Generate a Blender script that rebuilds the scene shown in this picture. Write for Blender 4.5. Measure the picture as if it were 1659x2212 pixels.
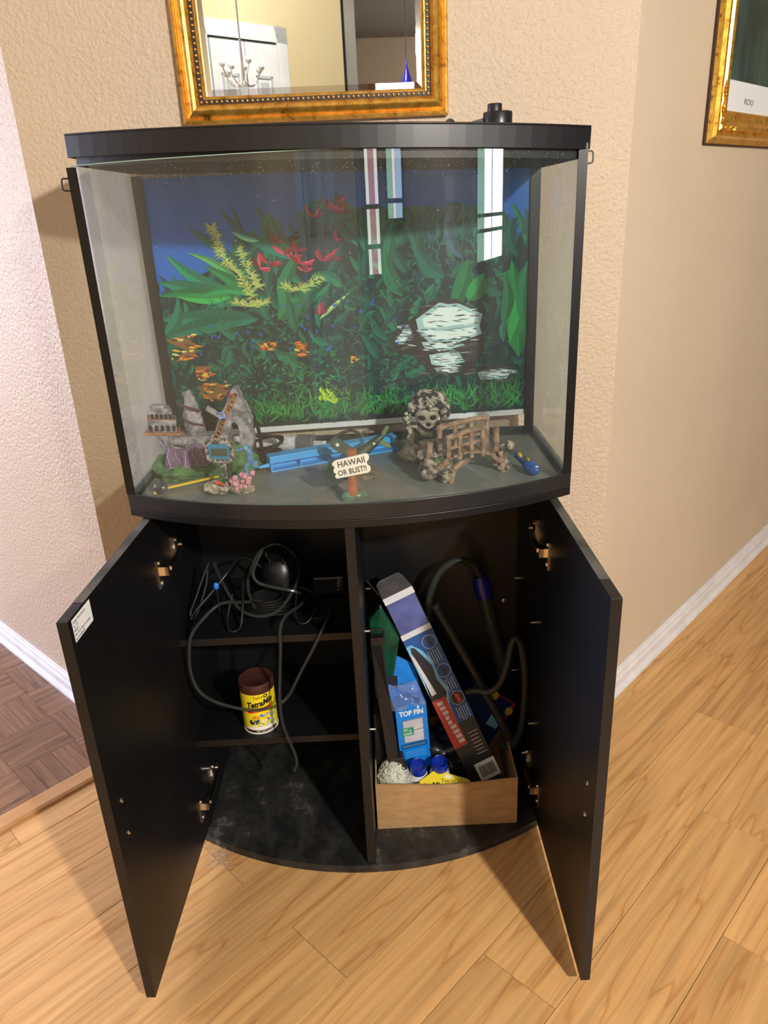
import bpy, bmesh, math, random
from mathutils import Vector, Matrix, noise
SC = bpy.context.scene
for o in list(bpy.data.objects): bpy.data.objects.remove(o)
C = SC.collection
random.seed(7)
pi = math.pi

def S(r, g, b):
    f = lambda c: (c/255/12.92) if c/255 <= .04045 else ((c/255+.055)/1.055)**2.4
    return (f(r), f(g), f(b), 1)

# ------------------------------------------------------------------ camera
CAM_LOC = Vector((.0595, -1.5569, 1.2502))
YAW, PITCH, ROLL, FPX = -.000967, .387838, -.047947, 1616.46
fwd = Vector((math.sin(YAW)*math.cos(PITCH), math.cos(YAW)*math.cos(PITCH), -math.sin(PITCH)))
rgt = Vector((math.cos(YAW), -math.sin(YAW), 0)); up_ = rgt.cross(fwd)
r2 = math.cos(ROLL)*rgt + math.sin(ROLL)*up_; u2 = -math.sin(ROLL)*rgt + math.cos(ROLL)*up_
cd = bpy.data.cameras.new('camera'); cam = bpy.data.objects.new('camera', cd); C.objects.link(cam)
m = Matrix((r2, u2, -fwd)).transposed().to_4x4(); m.translation = CAM_LOC; cam.matrix_world = m
cd.sensor_fit = 'HORIZONTAL'; cd.sensor_width = 36; cd.lens = 36*FPX/1659; cd.clip_start = .02
SC.camera = cam
# ------------------------------------------------------------------ world, view, daylight
SC.view_settings.view_transform = 'Standard'; SC.view_settings.look = 'None'
SC.cycles.max_bounces = 8; SC.cycles.diffuse_bounces = 3; SC.cycles.glossy_bounces = 4; SC.cycles.transparent_max_bounces = 12
SC.view_settings.exposure = 0.06; SC.view_settings.gamma = 1.0; SC.view_settings.use_curve_mapping = False
w = bpy.data.worlds.new('world'); SC.world = w; w.use_nodes = True
w.node_tree.nodes['Background'].inputs[0].default_value = (1.0, .96, .93, 1)
w.node_tree.nodes['Background'].inputs[1].default_value = .05
def area_light(name, loc, target, sx, sy, power, col):
    l = bpy.data.lights.new(name, 'AREA'); l.shape = 'RECTANGLE'; l.size = sx; l.size_y = sy; l.energy = power; l.color = col
    o = bpy.data.objects.new(name, l); C.objects.link(o); o.location = loc
    o.rotation_euler = (Vector(target)-Vector(loc)).to_track_quat('-Z', 'Y').to_euler(); return o
# daylight through the window of the room on the left
area_light('window_daylight', (-3.35, .35, 1.35), (-.8, .3, .9), 1.1, 1.3, 115, (.76, .78, 1.0))
LAMP_LOC = Vector((1.17, -2.57, 1.99)); LAMP_POWER = 275; LAMP_COL = (1.0, .935, .85)

# ------------------------------------------------------------------ materials
MT = {}
def NT(name):
    if name in MT: return MT[name], None, None
    mm = bpy.data.materials.new(name); mm.use_nodes = True; MT[name] = mm
    nt = mm.node_tree; return mm, nt, nt.nodes['Principled BSDF']
def nd(nt, t, **k):
    n = nt.nodes.new(t)
    for a, b in k.items(): setattr(n, a, b)
    return n
def noise_node(nt, scale, detail=3, rough=.5, coord='Object', stretch=None, dist=0, offs=False):
    tc = nd(nt, 'ShaderNodeTexCoord'); src = tc.outputs[coord]
    if stretch:
        mp = nd(nt, 'ShaderNodeMapping'); mp.inputs['Scale'].default_value = stretch; nt.links.new(src, mp.inputs[0]); src = mp.outputs[0]
    n = nd(nt, 'ShaderNodeTexNoise'); n.inputs['Scale'].default_value = scale; n.inputs['Detail'].default_value = detail
    n.inputs['Roughness'].default_value = rough; n.inputs['Distortion'].default_value = dist
    nt.links.new(src, n.inputs['Vector']); return n
def ramp(nt, src, stops):
    r = nd(nt, 'ShaderNodeValToRGB'); e = r.color_ramp.elements
    while len(e) < len(stops): e.new(.5)
    for i, (p, c) in enumerate(stops): e[i].position = p; e[i].color = c if len(c) == 4 else (*c, 1)
    nt.links.new(src, r.inputs[0]); return r
def bump(nt, b, src, strength, dist):
    k = nd(nt, 'ShaderNodeBump'); k.inputs['Strength'].default_value = strength; k.inputs['Distance'].default_value = dist
    nt.links.new(src, k.inputs['Height']); nt.links.new(k.outputs[0], b.inputs['Normal'])
def mat(name, col, rough=.5, metal=0, spec=.5, var=None, vscale=30, bmp=None, bscale=80, alpha=1, emit=None, estr=1, coat=0, lo=.35, hi=.65, detail=4, trans=0):
    mm, nt, b = NT(name)
    if nt is None: return mm
    b.inputs['Base Color'].default_value = col; b.inputs['Roughness'].default_value = rough; b.inputs['Metallic'].default_value = metal
    b.inputs['Specular IOR Level'].default_value = spec; b.inputs['Alpha'].default_value = alpha; b.inputs['Coat Weight'].default_value = coat
    b.inputs['Transmission Weight'].default_value = trans
    if emit: b.inputs['Emission Color'].default_value = emit; b.inputs['Emission Strength'].default_value = estr
    if var is not None:
        n = noise_node(nt, vscale, detail); r = ramp(nt, n.outputs['Fac'], [(lo, col), (hi, var)]); nt.links.new(r.outputs[0], b.inputs['Base Color'])
    if bmp:
        n = noise_node(nt, bscale, 3); bump(nt, b, n.outputs['Fac'], bmp[0], bmp[1])
    return mm
def colmat(name, rough=.45, spec=.4, coat=0):      # flat print: colours stored with the printed shapes
    mm, nt, b = NT(name)
    if nt is None: return mm
    a = nd(nt, 'ShaderNodeVertexColor', layer_name='Col'); nt.links.new(a.outputs[0], b.inputs['Base Color'])
    b.inputs['Roughness'].default_value = rough; b.inputs['Specular IOR Level'].default_value = spec; b.inputs['Coat Weight'].default_value = coat
    return mm
def glassmat(name, tint=(1, 1, 1, 1), haze=.0, hcol=(.8, .85, .82, 1), hscale=8, rough=.0, ior=1.45, hlo=.4, hhi=.75, stretch=None, hmax=1.0):
    mm, nt, b = NT(name)
    if nt is None: return mm
    nt.nodes.remove(b); out = nt.nodes['Material Output']
    tr = nd(nt, 'ShaderNodeBsdfTransparent'); tr.inputs[0].default_value = tint
    gl = nd(nt, 'ShaderNodeBsdfGlossy'); gl.inputs['Roughness'].default_value = rough
    # thin-pane reflectance (Schlick), the same from either side
    F0 = 1.7*((ior-1)/(ior+1))**2
    ge = nd(nt, 'ShaderNodeNewGeometry'); dp = nd(nt, 'ShaderNodeVectorMath', operation='DOT_PRODUCT'); nt.links.new(ge.outputs['Normal'], dp.inputs[0]); nt.links.new(ge.outputs['Incoming'], dp.inputs[1])
    ab = nd(nt, 'ShaderNodeMath', operation='ABSOLUTE'); nt.links.new(dp.outputs['Value'], ab.inputs[0])
    om = nd(nt, 'ShaderNodeMath', operation='SUBTRACT', use_clamp=True); om.inputs[0].default_value = 1; nt.links.new(ab.outputs[0], om.inputs[1])
    pw = nd(nt, 'ShaderNodeMath', operation='POWER'); pw.inputs[1].default_value = 5; nt.links.new(om.outputs[0], pw.inputs[0])
    fr = nd(nt, 'ShaderNodeMath', operation='MULTIPLY_ADD'); fr.inputs[1].default_value = 1-F0; fr.inputs[2].default_value = F0; nt.links.new(pw.outputs[0], fr.inputs[0])
    mx = nd(nt, 'ShaderNodeMixShader'); nt.links.new(fr.outputs[0], mx.inputs[0]); nt.links.new(tr.outputs[0], mx.inputs[1]); nt.links.new(gl.outputs[0], mx.inputs[2])
    last = mx
    if haze > 0:
        df = nd(nt, 'ShaderNodeBsdfDiffuse'); df.inputs[0].default_value = hcol
        tl = nd(nt, 'ShaderNodeBsdfTranslucent'); tl.inputs[0].default_value = hcol
        ad = nd(nt, 'ShaderNodeMixShader'); ad.inputs[0].default_value = .5; nt.links.new(df.outputs[0], ad.inputs[1]); nt.links.new(tl.outputs[0], ad.inputs[2])
        n = noise_node(nt, hscale, 5, .6, stretch=stretch)
        r = ramp(nt, n.outputs['Fac'], [(hlo, (haze*.5,)*3), (hhi, (min(1, haze*1.6*hmax),)*3)])
        m2 = nd(nt, 'ShaderNodeMixShader'); nt.links.new(r.outputs[0], m2.inputs[0]); nt.links.new(mx.outputs[0], m2.inputs[1]); nt.links.new(ad.outputs[0], m2.inputs[2]); last = m2
    nt.links.new(last.outputs[0], out.inputs[0]); return mm

# ------------------------------------------------------------------ mesh building
ORG = {}
class MB:
    def __init__(s): s.v = []; s.f = []; s.c = []; s.mi = []; s.col = None; s.m = 0
    def add(s, vs, fs, col=None):
        o = len(s.v); s.v += [Vector(p) for p in vs]
        for f in fs: s.f.append([i+o for i in f]); s.c.append(col); s.mi.append(s.m)
        return s
    def box(s, c, d, R=None, col=None):
        hx, hy, hz = d[0]/2, d[1]/2, d[2]/2; c = Vector(c)
        vs = [Vector((x, y, z)) for z in (-hz, hz) for y in (-hy, hy) for x in (-hx, hx)]
        if R is not None: vs = [R @ p for p in vs]
        return s.add([c+p for p in vs], [(0, 2, 3, 1), (4, 5, 7, 6), (0, 1, 5, 4), (2, 6, 7, 3), (0, 4, 6, 2), (1, 3, 7, 5)], col)
    def box2(s, a, b, col=None):
        return s.box([(a[i]+b[i])/2 for i in range(3)], [abs(b[i]-a[i]) for i in range(3)], None, col)
    def prism(s, poly, z0, z1, M=None, col=None):
        n = len(poly); vs = [Vector((p[0], p[1], z0)) for p in poly]+[Vector((p[0], p[1], z1)) for p in poly]
        if M is not None: vs = [M @ p for p in vs]
        fs = [list(range(n))[::-1], list(range(n, 2*n))]+[(i, (i+1) % n, n+(i+1) % n, n+i) for i in range(n)]
        return s.add(vs, fs, col)
    def ring(s, po, pi_, z0, z1, M=None):     # hollow prism between two outlines
        n = len(po); vs = [Vector((*p, z)) for z in (z0, z1) for pp in (po, pi_) for p in pp]
        if M is not None: vs = [M @ p for p in vs]
        fs = []
        for i in range(n):
            j = (i+1) % n
            fs += [(i, j, 2*n+j, 2*n+i), (n+j, n+i, 3*n+i, 3*n+j), (j, i, n+i, n+j), (2*n+i, 2*n+j, 3*n+j, 3*n+i)]
        return s.add(vs, fs)
    def tube(s, pts, r, n=8, caps=True, closed=False, flat=None):
        P = [Vector(p) for p in pts]; L = len(P)
        rr = r if isinstance(r, (list, tuple)) else [r]*L
        vs = []; prev = None
        for i in range(L):
            if closed: t = P[(i+1) % L]-P[i-1]
            else: t = P[min(i+1, L-1)]-P[max(i-1, 0)]
            t = t.normalized() if t.length > 1e-9 else Vector((0, 0, 1))
            a = prev if prev is not None else (Vector((0, 0, 1)) if abs(t.z) < .9 else Vector((1, 0, 0)))
            a = (a-t*a.dot(t)).normalized(); b = t.cross(a); prev = a
            for k in range(n):
                q = 2*pi*k/n; e2 = flat if flat else 1
                vs.append(P[i]+a*math.cos(q)*rr[i]+b*math.sin(q)*rr[i]*e2)
        fs = []
        for i in range(L if closed else L-1):
            j = (i+1) % L
            for k in range(n): fs.append((i*n+k, i*n+(k+1) % n, j*n+(k+1) % n, j*n+k))
        if caps and not closed: fs += [list(range(n))[::-1], list(range((L-1)*n, L*n))]
        return s.add(vs, fs)
    def lathe(s, prof, n=24, M=None, col=None):   # (r, z) profile about z
        vs = []
        for r, z in prof:
            for k in range(n): vs.append(Vector((r*math.cos(2*pi*k/n), r*math.sin(2*pi*k/n), z)))
        if M is not None: vs = [M @ p for p in vs]
        L = len(prof); fs = [(i*n+k, i*n+(k+1) % n, (i+1)*n+(k+1) % n, (i+1)*n+k) for i in range(L-1) for k in range(n)]
        fs += [list(range(n))[::-1], list(range((L-1)*n, L*n))]
        return s.add(vs, fs, col)
    def blob(s, c, rad, amp=.2, fr=3, sub=3, seed=0, R=None, flat=None):
        bm = bmesh.new(); bmesh.ops.create_icosphere(bm, subdivisions=sub, radius=1)
        c = Vector(c); vs = []
        for v in bm.verts:
            p = v.co.copy(); k = 1+amp*noise.noise(p*fr+Vector((seed*7.3, seed*1.7, seed)))+amp*.5*noise.noise(p*fr*2.7+Vector((seed, 3, seed*2)))
            q = Vector((p.x*rad[0]*k, p.y*rad[1]*k, p.z*rad[2]*k))
            if R is not None: q = R @ q
            q = c+q
            if flat is not None and q.z < flat: q.z = flat
            vs.append(q)
        fs = [[l.index for l in f.verts] for f in bm.faces]; bm.free()
        return s.add(vs, fs)
    def face(s, pts, col=None): return s.add(pts, [list(range(len(pts)))], col)
    def build(s, name, mt, parent=None, smooth=False, bevel=0, segs=2, origin=None, ang=.7):
        org = ORG[parent.name] if parent is not None else Vector(origin) if origin is not None else Vector((0, 0, 0))
        me = bpy.data.meshes.new(name); me.from_pydata([tuple(p-org) for p in s.v], [], s.f)
        mts = mt if isinstance(mt, (list, tuple)) else [mt]
        for x in mts: me.materials.append(MT[x] if isinstance(x, str) else x)
        if len(mts) > 1:
            for p, k in zip(me.polygons, s.mi): p.material_index = k
        if any(c is not None for c in s.c):
            at = me.color_attributes.new('Col', 'FLOAT_COLOR', 'CORNER'); i = 0
            for p, c in zip(me.polygons, s.c):
                for _ in p.loop_indices: at.data[_].color = c if c else (1, 1, 1, 1)
        me.validate(); me.update()
        bm = bmesh.new(); bm.from_mesh(me)
        if len(bm.faces) < 40000 and not any(c is not None for c in s.c): bmesh.ops.recalc_face_normals(bm, faces=bm.faces)
        if smooth:
            for f in bm.faces: f.smooth = True
            for e in bm.edges:
                if len(e.link_faces) == 2 and e.calc_face_angle(0) > ang: e.smooth = False
        bm.to_mesh(me); bm.free()
        o = bpy.data.objects.new(name, me); C.objects.link(o)
        if parent is not None: o.parent = parent
        else: o.location = org
        ORG[o.name] = org
        if bevel:
            b = o.modifiers.new('bevel', 'BEVEL'); b.width = bevel; b.segments = segs; b.limit_method = 'ANGLE'; b.angle_limit = .6
        return o
def tag(o, label, cat, group=None):
    o['label'] = label; o['category'] = cat
    if group: o['group'] = group
    return o
def thing(name, loc, label, cat, group=None):
    o = bpy.data.objects.new(name, None); C.objects.link(o); o.location = loc; o.empty_display_size = .03; ORG[o.name] = Vector(loc)
    return tag(o, label, cat, group)
def struct(o): o['kind'] = 'structure'; return o
def spline(pts, n=8, closed=False):        # Catmull-Rom through points
    P = [Vector(p) for p in pts]; out = []; L = len(P)
    for i in range(L if closed else L-1):
        if closed: a, b, c, d = P[i-1], P[i], P[(i+1) % L], P[(i+2) % L]
        else: a, b, c, d = P[max(i-1, 0)], P[i], P[i+1], P[min(i+2, L-1)]
        for k in range(n):
            t = k/n; out.append(.5*((2*b)+(c-a)*t+(2*a-5*b+4*c-d)*t*t+(3*b-a-3*c+d)*t**3))
    if not closed: out.append(P[-1])
    return out
def frame_M(o, x, z):                       # matrix with origin o, local x axis, local z (normal)
    x = Vector(x).normalized(); z = Vector(z); z = (z-x*z.dot(x)).normalized(); y = z.cross(x)
    mm = Matrix((x, y, z)).transposed().to_4x4(); mm.translation = Vector(o); return mm
def text_mesh(txt, size, M, name, mt, parent, align='LEFT', sx=1, bold=0, shear=0, extr=0.00008, warp=None):
    cu = bpy.data.curves.new('txt', 'FONT'); cu.body = txt; cu.size = size; cu.align_x = align; cu.extrude = extr; cu.offset = bold; cu.shear = shear; cu.resolution_u = 3
    t = bpy.data.objects.new('txt', cu); C.objects.link(t)
    dg = bpy.context.evaluated_depsgraph_get(); me = bpy.data.meshes.new_from_object(t.evaluated_get(dg))
    bpy.data.objects.remove(t); bpy.data.curves.remove(cu)
    b = MB(); vs = []
    for v in me.vertices:
        p = Vector((v.co.x*sx, v.co.y, v.co.z)); p = warp(p) if warp else p; vs.append(M @ p)
    b.add(vs, [list(p.vertices) for p in me.polygons]); bpy.data.meshes.remove(me)
    return b.build(name, mt, parent)
def copy_part(o, parent, M=None):
    c = o.copy(); C.objects.link(c); c.parent = parent
    if M is not None: c.matrix_local = M
    return c

def tubemat(name, tint, base, rough, fac):          # clear but dusty plastic tubing
    mm, nt, b = NT(name); out = nt.nodes['Material Output']
    b.inputs['Base Color'].default_value = base; b.inputs['Roughness'].default_value = rough; b.inputs['Specular IOR Level'].default_value = .55
    tr = nd(nt, 'ShaderNodeBsdfTransparent'); tr.inputs[0].default_value = tint
    mx = nd(nt, 'ShaderNodeMixShader'); mx.inputs[0].default_value = fac
    nt.links.new(tr.outputs[0], mx.inputs[1]); nt.links.new(b.outputs[0], mx.inputs[2]); nt.links.new(mx.outputs[0], out.inputs[0]); return mm
# ---- common materials
mat('black_melamine', S(15, 15, 17), .42, spec=.42, var=S(19, 19, 21), vscale=6)
mat('black_plastic', S(24, 24, 26), .34, bmp=(.05, .0005), bscale=900)
mat('black_matte', S(13, 13, 14), .5)
mat('rubber', S(20, 20, 21), .45)
mat('nickel', (.75, .68, .58, 1), .22, 1)
mat('steel', (.72, .72, .74, 1), .25, 1)
mat('white_paint', S(236, 236, 238), .35, var=S(222, 222, 226), vscale=14)
mat('white', S(240, 240, 240), .5); mat('paper', S(232, 234, 236), .6)
mat('dark_ink', S(28, 28, 30), .6); mat('grey_ink', S(110, 112, 115), .6)
# ------------------------------------------------------------------ setting
def wallmat(name, col, col2, bs, bd, scale):
    mm, nt, b = NT(name)
    n = noise_node(nt, 3.0, 4); r = ramp(nt, n.outputs['Fac'], [(.35, col), (.7, col2)]); nt.links.new(r.outputs[0], b.inputs['Base Color'])
    b.inputs['Roughness'].default_value = .42; b.inputs['Specular IOR Level'].default_value = .35
    n2 = noise_node(nt, scale, 3, .55); bump(nt, b, n2.outputs['Fac'], bs, bd)
wallmat('wall_tan', S(204, 184, 160), S(200, 180, 156), .75, .006, 130)
wallmat('wall_smooth', S(210, 193, 170), S(205, 188, 165), .22, .004, 150)
wallmat('wall_cream', S(222, 207, 164), S(219, 203, 160), .2, .003, 150)
wallmat('wall_grey', S(150, 146, 140), S(145, 140, 134), .2, .003, 120)
# laminate wood
def woodmat(name, c0, c1, c2, cl, rough=.3, kx=1.1, ky=7.5, rings=7.0):
    mm, nt, b = NT(name)
    tc = nd(nt, 'ShaderNodeTexCoord'); oi = nd(nt, 'ShaderNodeObjectInfo')
    mul = nd(nt, 'ShaderNodeVectorMath', operation='SCALE'); mul.inputs[0].default_value = (37.1, 19.7, 11.3); nt.links.new(oi.outputs['Random'], mul.inputs['Scale'])
    ad = nd(nt, 'ShaderNodeVectorMath', operation='ADD'); nt.links.new(tc.outputs['Object'], ad.inputs[0]); nt.links.new(mul.outputs[0], ad.inputs[1])
    mp = nd(nt, 'ShaderNodeMapping'); mp.inputs['Scale'].default_value = (kx, ky, 1); nt.links.new(ad.outputs[0], mp.inputs[0])
    n1 = nd(nt, 'ShaderNodeTexNoise'); n1.inputs['Scale'].default_value = 1.35; n1.inputs['Detail'].default_value = 2.2; n1.inputs['Roughness'].default_value = .45; nt.links.new(mp.outputs[0], n1.inputs['Vector'])
    mu = nd(nt, 'ShaderNodeMath', operation='MULTIPLY'); mu.inputs[1].default_value = rings; nt.links.new(n1.outputs['Fac'], mu.inputs[0])
    fr = nd(nt, 'ShaderNodeMath', operation='FRACT'); nt.links.new(mu.outputs[0], fr.inputs[0])
    r1 = ramp(nt, fr.outputs[0], [(0, cl), (.06, c1), (.5, c0), (.93, c1), (1, cl)])
    mp2 = nd(nt, 'ShaderNodeMapping'); mp2.inputs['Scale'].default_value = (2.5, 60, 1); nt.links.new(ad.outputs[0], mp2.inputs[0])
    n2 = nd(nt, 'ShaderNodeTexNoise'); n2.inputs['Scale'].default_value = 1.5; n2.inputs['Detail'].default_value = 4; nt.links.new(mp2.outputs[0], n2.inputs['Vector'])
    r2_ = ramp(nt, n2.outputs['Fac'], [(.32, (.72, .72, .72)), (.62, (1.06, 1.06, 1.06))])
    mx = nd(nt, 'ShaderNodeMix', data_type='RGBA', blend_type='MULTIPLY'); mx.inputs[0].default_value = .8
    nt.links.new(r1.outputs[0], mx.inputs[6]); nt.links.new(r2_.outputs[0], mx.inputs[7])
    hs = nd(nt, 'ShaderNodeHueSaturation'); mr = nd(nt, 'ShaderNodeMapRange'); mr.inputs['To Min'].default_value = .98; mr.inputs['To Max'].default_value = 1.2
    nt.links.new(oi.outputs['Random'], mr.inputs['Value']); nt.links.new(mr.outputs[0], hs.inputs['Value']); nt.links.new(mx.outputs[2], hs.inputs['Color'])
    nt.links.new(hs.outputs[0], b.inputs['Base Color']); b.inputs['Roughness'].default_value = rough; b.inputs['Specular IOR Level'].default_value = .4
    bump(nt, b, n2.outputs['Fac'], .06, .001)
woodmat('laminate', S(214, 168, 110), S(208, 160, 102), S(200, 150, 92), S(190, 138, 82), .36, .9, 9.5, 6.5)
woodmat('parquet', S(134, 98, 74), S(116, 84, 62), S(108, 76, 56), S(82, 56, 42), .26, 3, 34, 3)
mat('threshold_wood', S(206, 160, 108), .35, var=S(192, 144, 92), vscale=12)
mat('floor_dark', S(60, 42, 26), .7)

fl = MB().box2((-4, -6, -.03), (5, 4, -.0105)).build('floor', 'floor_dark'); struct(fl)
s2 = 1/math.sqrt(2)
def uv(u, v): return Vector(((u-v)*s2, (u+v)*s2, 0))
PW, PL = .1495, .914
b = MB().box((0, 0, -.006), (PL-.0008, PW-.0008, .012)); plank0 = b.build('plank', 'laminate', fl, bevel=.0006, segs=1)
R45 = Matrix.Rotation(pi/4, 4, 'Z')
offs = {0: -.05, 1: -.4955, 2: -.22, 3: -.491, 4: -.004, 5: -.294, 6: -.62, 7: .025}
first = True
for k in range(-1, 17):
    vc = .0235-PW*(k-1)-PW/2          # row 1 spans v .0235 to -.126
    o0 = offs.get(k, (k*.377) % PL)
    for j in range(-3, 5):
        uc = o0+PL*j+PL/2
        if uc < -2.3 or uc > 3.6: continue
        if vc > -.3 and uc > 1.1: continue
        p = uv(uc, vc); Mx = Matrix.Translation(p) @ R45
        o = plank0 if first else copy_part(plank0, fl); first = False
        o.matrix_local = Mx
# last ripped row beside the threshold
rip0 = MB().box((0, 0, -.006), (PL-.0008, .076, .012)).build('plank', 'laminate', fl); first = True
for j in range(-2, 1):
    o = rip0 if first else copy_part(rip0, fl); first = False
    o.matrix_local = Matrix.Translation(uv(-.31+PL*j+PL/2-.45, .3615)) @ R45
# parquet room
fp = MB().prism([tuple(uv(*q).xy) for q in ((-4, .43), (-.2, .43), (-.2, 3), (-4, 3))], -.0102, -.0075).build('floor_parquet', 'parquet'); struct(fp)
T = .155
b = MB().box((0, 0, -.0036), (T-.0006, T/5-.0007, .007)); f0 = b.build('parquet_finger', 'parquet', fp); first = True
for i in range(-3, 3):
    for j in range(0, 7):
        for q in range(5):
            u0 = -.678+T*i; v0 = .418+T*j; along_v = (i+j) % 2 == 0
            off = (q+.5)*T/5
            uc, vc = (u0+off, v0+T/2) if along_v else (u0+T/2, v0+off)
            if uc > -.36: continue
            Mx = Matrix.Translation(uv(uc, vc)) @ Matrix.Rotation(pi/4+(pi/2 if along_v else 0), 4, 'Z')
            o = f0 if first else copy_part(f0, fp); first = False
            o.matrix_local = Mx
th = struct(MB().prism([(0, 0), (.05, 0), (.05, .006), (.043, .0095), (.007, .0095), (0, .006)], 0, 1.9, frame_M(uv(-.443, .439), -uv(0, 1), -uv(1, 0))).build('trim_1', 'threshold_wood'))

WB = Vector((0, .0135, 0)); wx = Vector((1, .0523, 0)).normalized(); wn = Vector((.0523, -1, 0)).normalized()   # back wall axis, outward normal
CL = Vector((-.577, -.0167, 0)); CR = Vector((.570, .0433, 0))
dl = Vector((-.728, .685, 0)).normalized(); nl = Vector((-.685, -.728, 0)).normalized()
dr = Vector((.689, .724, 0)).normalized(); nr = Vector((.724, -.689, 0)).normalized()
def wall(name, a, b_, n, h, mt, t=.1):
    a = Vector(a); b_ = Vector(b_); n = Vector(n)
    return struct(MB().prism([a.xy, b_.xy, (b_-n*t).xy, (a-n*t).xy], 0, h).build(name, mt))
HC = 2.75
CLb = CL-wn*.1; 
struct(MB().prism([CL.xy, CR.xy, (CR-wn*.1-wx*.1).xy, (CL-wn*.1+wx*.1).xy], 0, HC).build('wall_back', 'wall_tan'))
struct(MB().prism([CL.xy, (CL+dl*3).xy, (CL+dl*3-nl*.06).xy, (CL-nl*.06-wn*.04).xy], 0, HC).build('wall_left', 'wall_tan'))
struct(MB().prism([CR.xy, (CR+dr*3).xy, (CR+dr*3-nr*.06).xy, (CR-nr*.06-wn*.04).xy], 0, HC).build('wall_right', 'wall_smooth'))
fa_ = CR+dr*2.9; struct(MB().prism([fa_.xy, (fa_+nr*2.6).xy, (fa_+nr*2.6+dr*.08).xy, (fa_+dr*.08).xy], 0, HC).build('wall_far', 'wall_smooth'))
fb_ = CL+dl*2.9; struct(MB().prism([fb_.xy, (fb_+nl*1.05).xy, (fb_+nl*1.05+dl*.08).xy, (fb_+dl*.08).xy], 0, HC).build('wall_left_room', 'wall_smooth'))
BBP = [(0, 0), (.020, 0), (.020, .008), (.016, .016), (.0125, .022), (.0125, .042), (.0105, .046), (.0085, .052), (.0085, .058), (.005, .064), (.004, .070), (0, .071)]
def baseboard(name, a, d, n, L, h=1.0):
    Mx = Matrix((Vector(n), Vector((0, 0, 1)), Vector(d))).transposed().to_4x4(); Mx.translation = Vector(a)
    return struct(MB().prism([(x, y*h) for x, y in BBP], 0, L, Mx).build(name, 'white_paint'))
baseboard('baseboard_left', CL+nl*.0005-dl*.008, dl, nl, 2.9)
baseboard('baseboard_right', CR+nr*.0005-dr*.008, dr, nr, 2.9)
baseboard('baseboard_back', CL+wn*.0005, wx, wn, (CR-CL).length)
# the rest of the house, behind the photographer (seen in the mirror and in the glass)
ceil = struct(MB().prism([(-3.6, -3.2), (4.9, -3.2), (4.9, 3), (-3.6, 3)], HC, HC+.05).build('ceiling', 'white_paint'))
DW0 = Vector((-2.6, -1.06, 0)); DW1 = Vector((.28, -3.12, 0))
dd = (DW1-DW0).normalized(); dn = Vector((-dd.y, dd.x, 0)); dn = dn if dn.y > 0 else -dn
struct(MB().prism([DW0.xy, DW1.xy, (DW1-dn*.1).xy, (DW0-dn*.1).xy], 0, HC).build('wall_front', 'wall_cream'))
struct(MB().prism([(.30, -3.2), (.36, -3.2), (.36, -4.6), (.30, -4.6)], 0, HC).build('wall_hall', 'wall_grey'))
struct(MB().prism([(.25, -4.6), (5.2, -4.6), (5.2, -4.7), (.25, -4.7)], 0, 2.36).build('wall_entry', 'wall_smooth'))
struct(MB().prism([(.25, -3.2), (4.9, -3.2), (4.9, -4.75), (.25, -4.75)], 2.36, 2.4).build('ceiling_entry', 'wall_grey'))
# narrow double closet door with casing
def on_dw(s, z, o=0): return DW1-dd*s+dn*o+Vector((0, 0, z))
DM = frame_M(DW1, -dd, dn) ; 
s0 = .455                                         # right jamb distance from the corner
def dbox(b, sa, sb, za, zb, oa, ob): 
    P = [on_dw(s, z, o) for z in (za, zb) for o in (oa, ob) for s in (sa, sb)]
    return b.add(P, [(0, 2, 3, 1), (4, 5, 7, 6), (0, 1, 5, 4), (2, 6, 7, 3), (0, 4, 6, 2), (1, 3, 7, 5)])
mat('door_white', S(232, 236, 234), .4, var=S(222, 226, 226), vscale=10)
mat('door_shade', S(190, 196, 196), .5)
dr1 = struct(dbox(MB(), s0, s0+.4, .01, 2.03, .001, .006).build('door_1', 'door_shade'))
for q in range(2):
    a = s0+.003+q*.197
    lf = dbox(MB(), a, a+.19, .02, 2.02, .006, .03).build('door_leaf', 'door_white', dr1)
    for za, zb in ((1.15, 1.88), (.2, 1.0)):
        pn = MB(); dbox(pn, a+.045, a+.145, za, za+.012, .03, .036); dbox(pn, a+.045, a+.145, zb-.012, zb, .03, .036); dbox(pn, a+.045, a+.057, za, zb, .03, .036); dbox(pn, a+.133, a+.145, za, zb, .03, .036); dbox(pn, a+.07, a+.12, za+.03, zb-.03, .03, .035)
        pn.build('raised_panel', 'door_shade', lf)
cs = MB()
for i, (wd, oo) in enumerate(((.075, .012), (.06, .018), (.04, .024), (.02, .03))):
    dbox(cs, s0-wd, s0-.0, 0, 2.03+wd, .001, oo); dbox(cs, s0+.4, s0+.4+wd, 0, 2.03+wd, .001, oo); dbox(cs, s0-wd, s0+.4+wd, 2.032, 2.03+wd, .001, oo)
cs.build('casing', 'door_white', dr1)
dbox(MB(), s0-.004, s0+.008, 1.72, 1.82, .03, .036).build('hinge', 'nickel', dr1)
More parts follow.
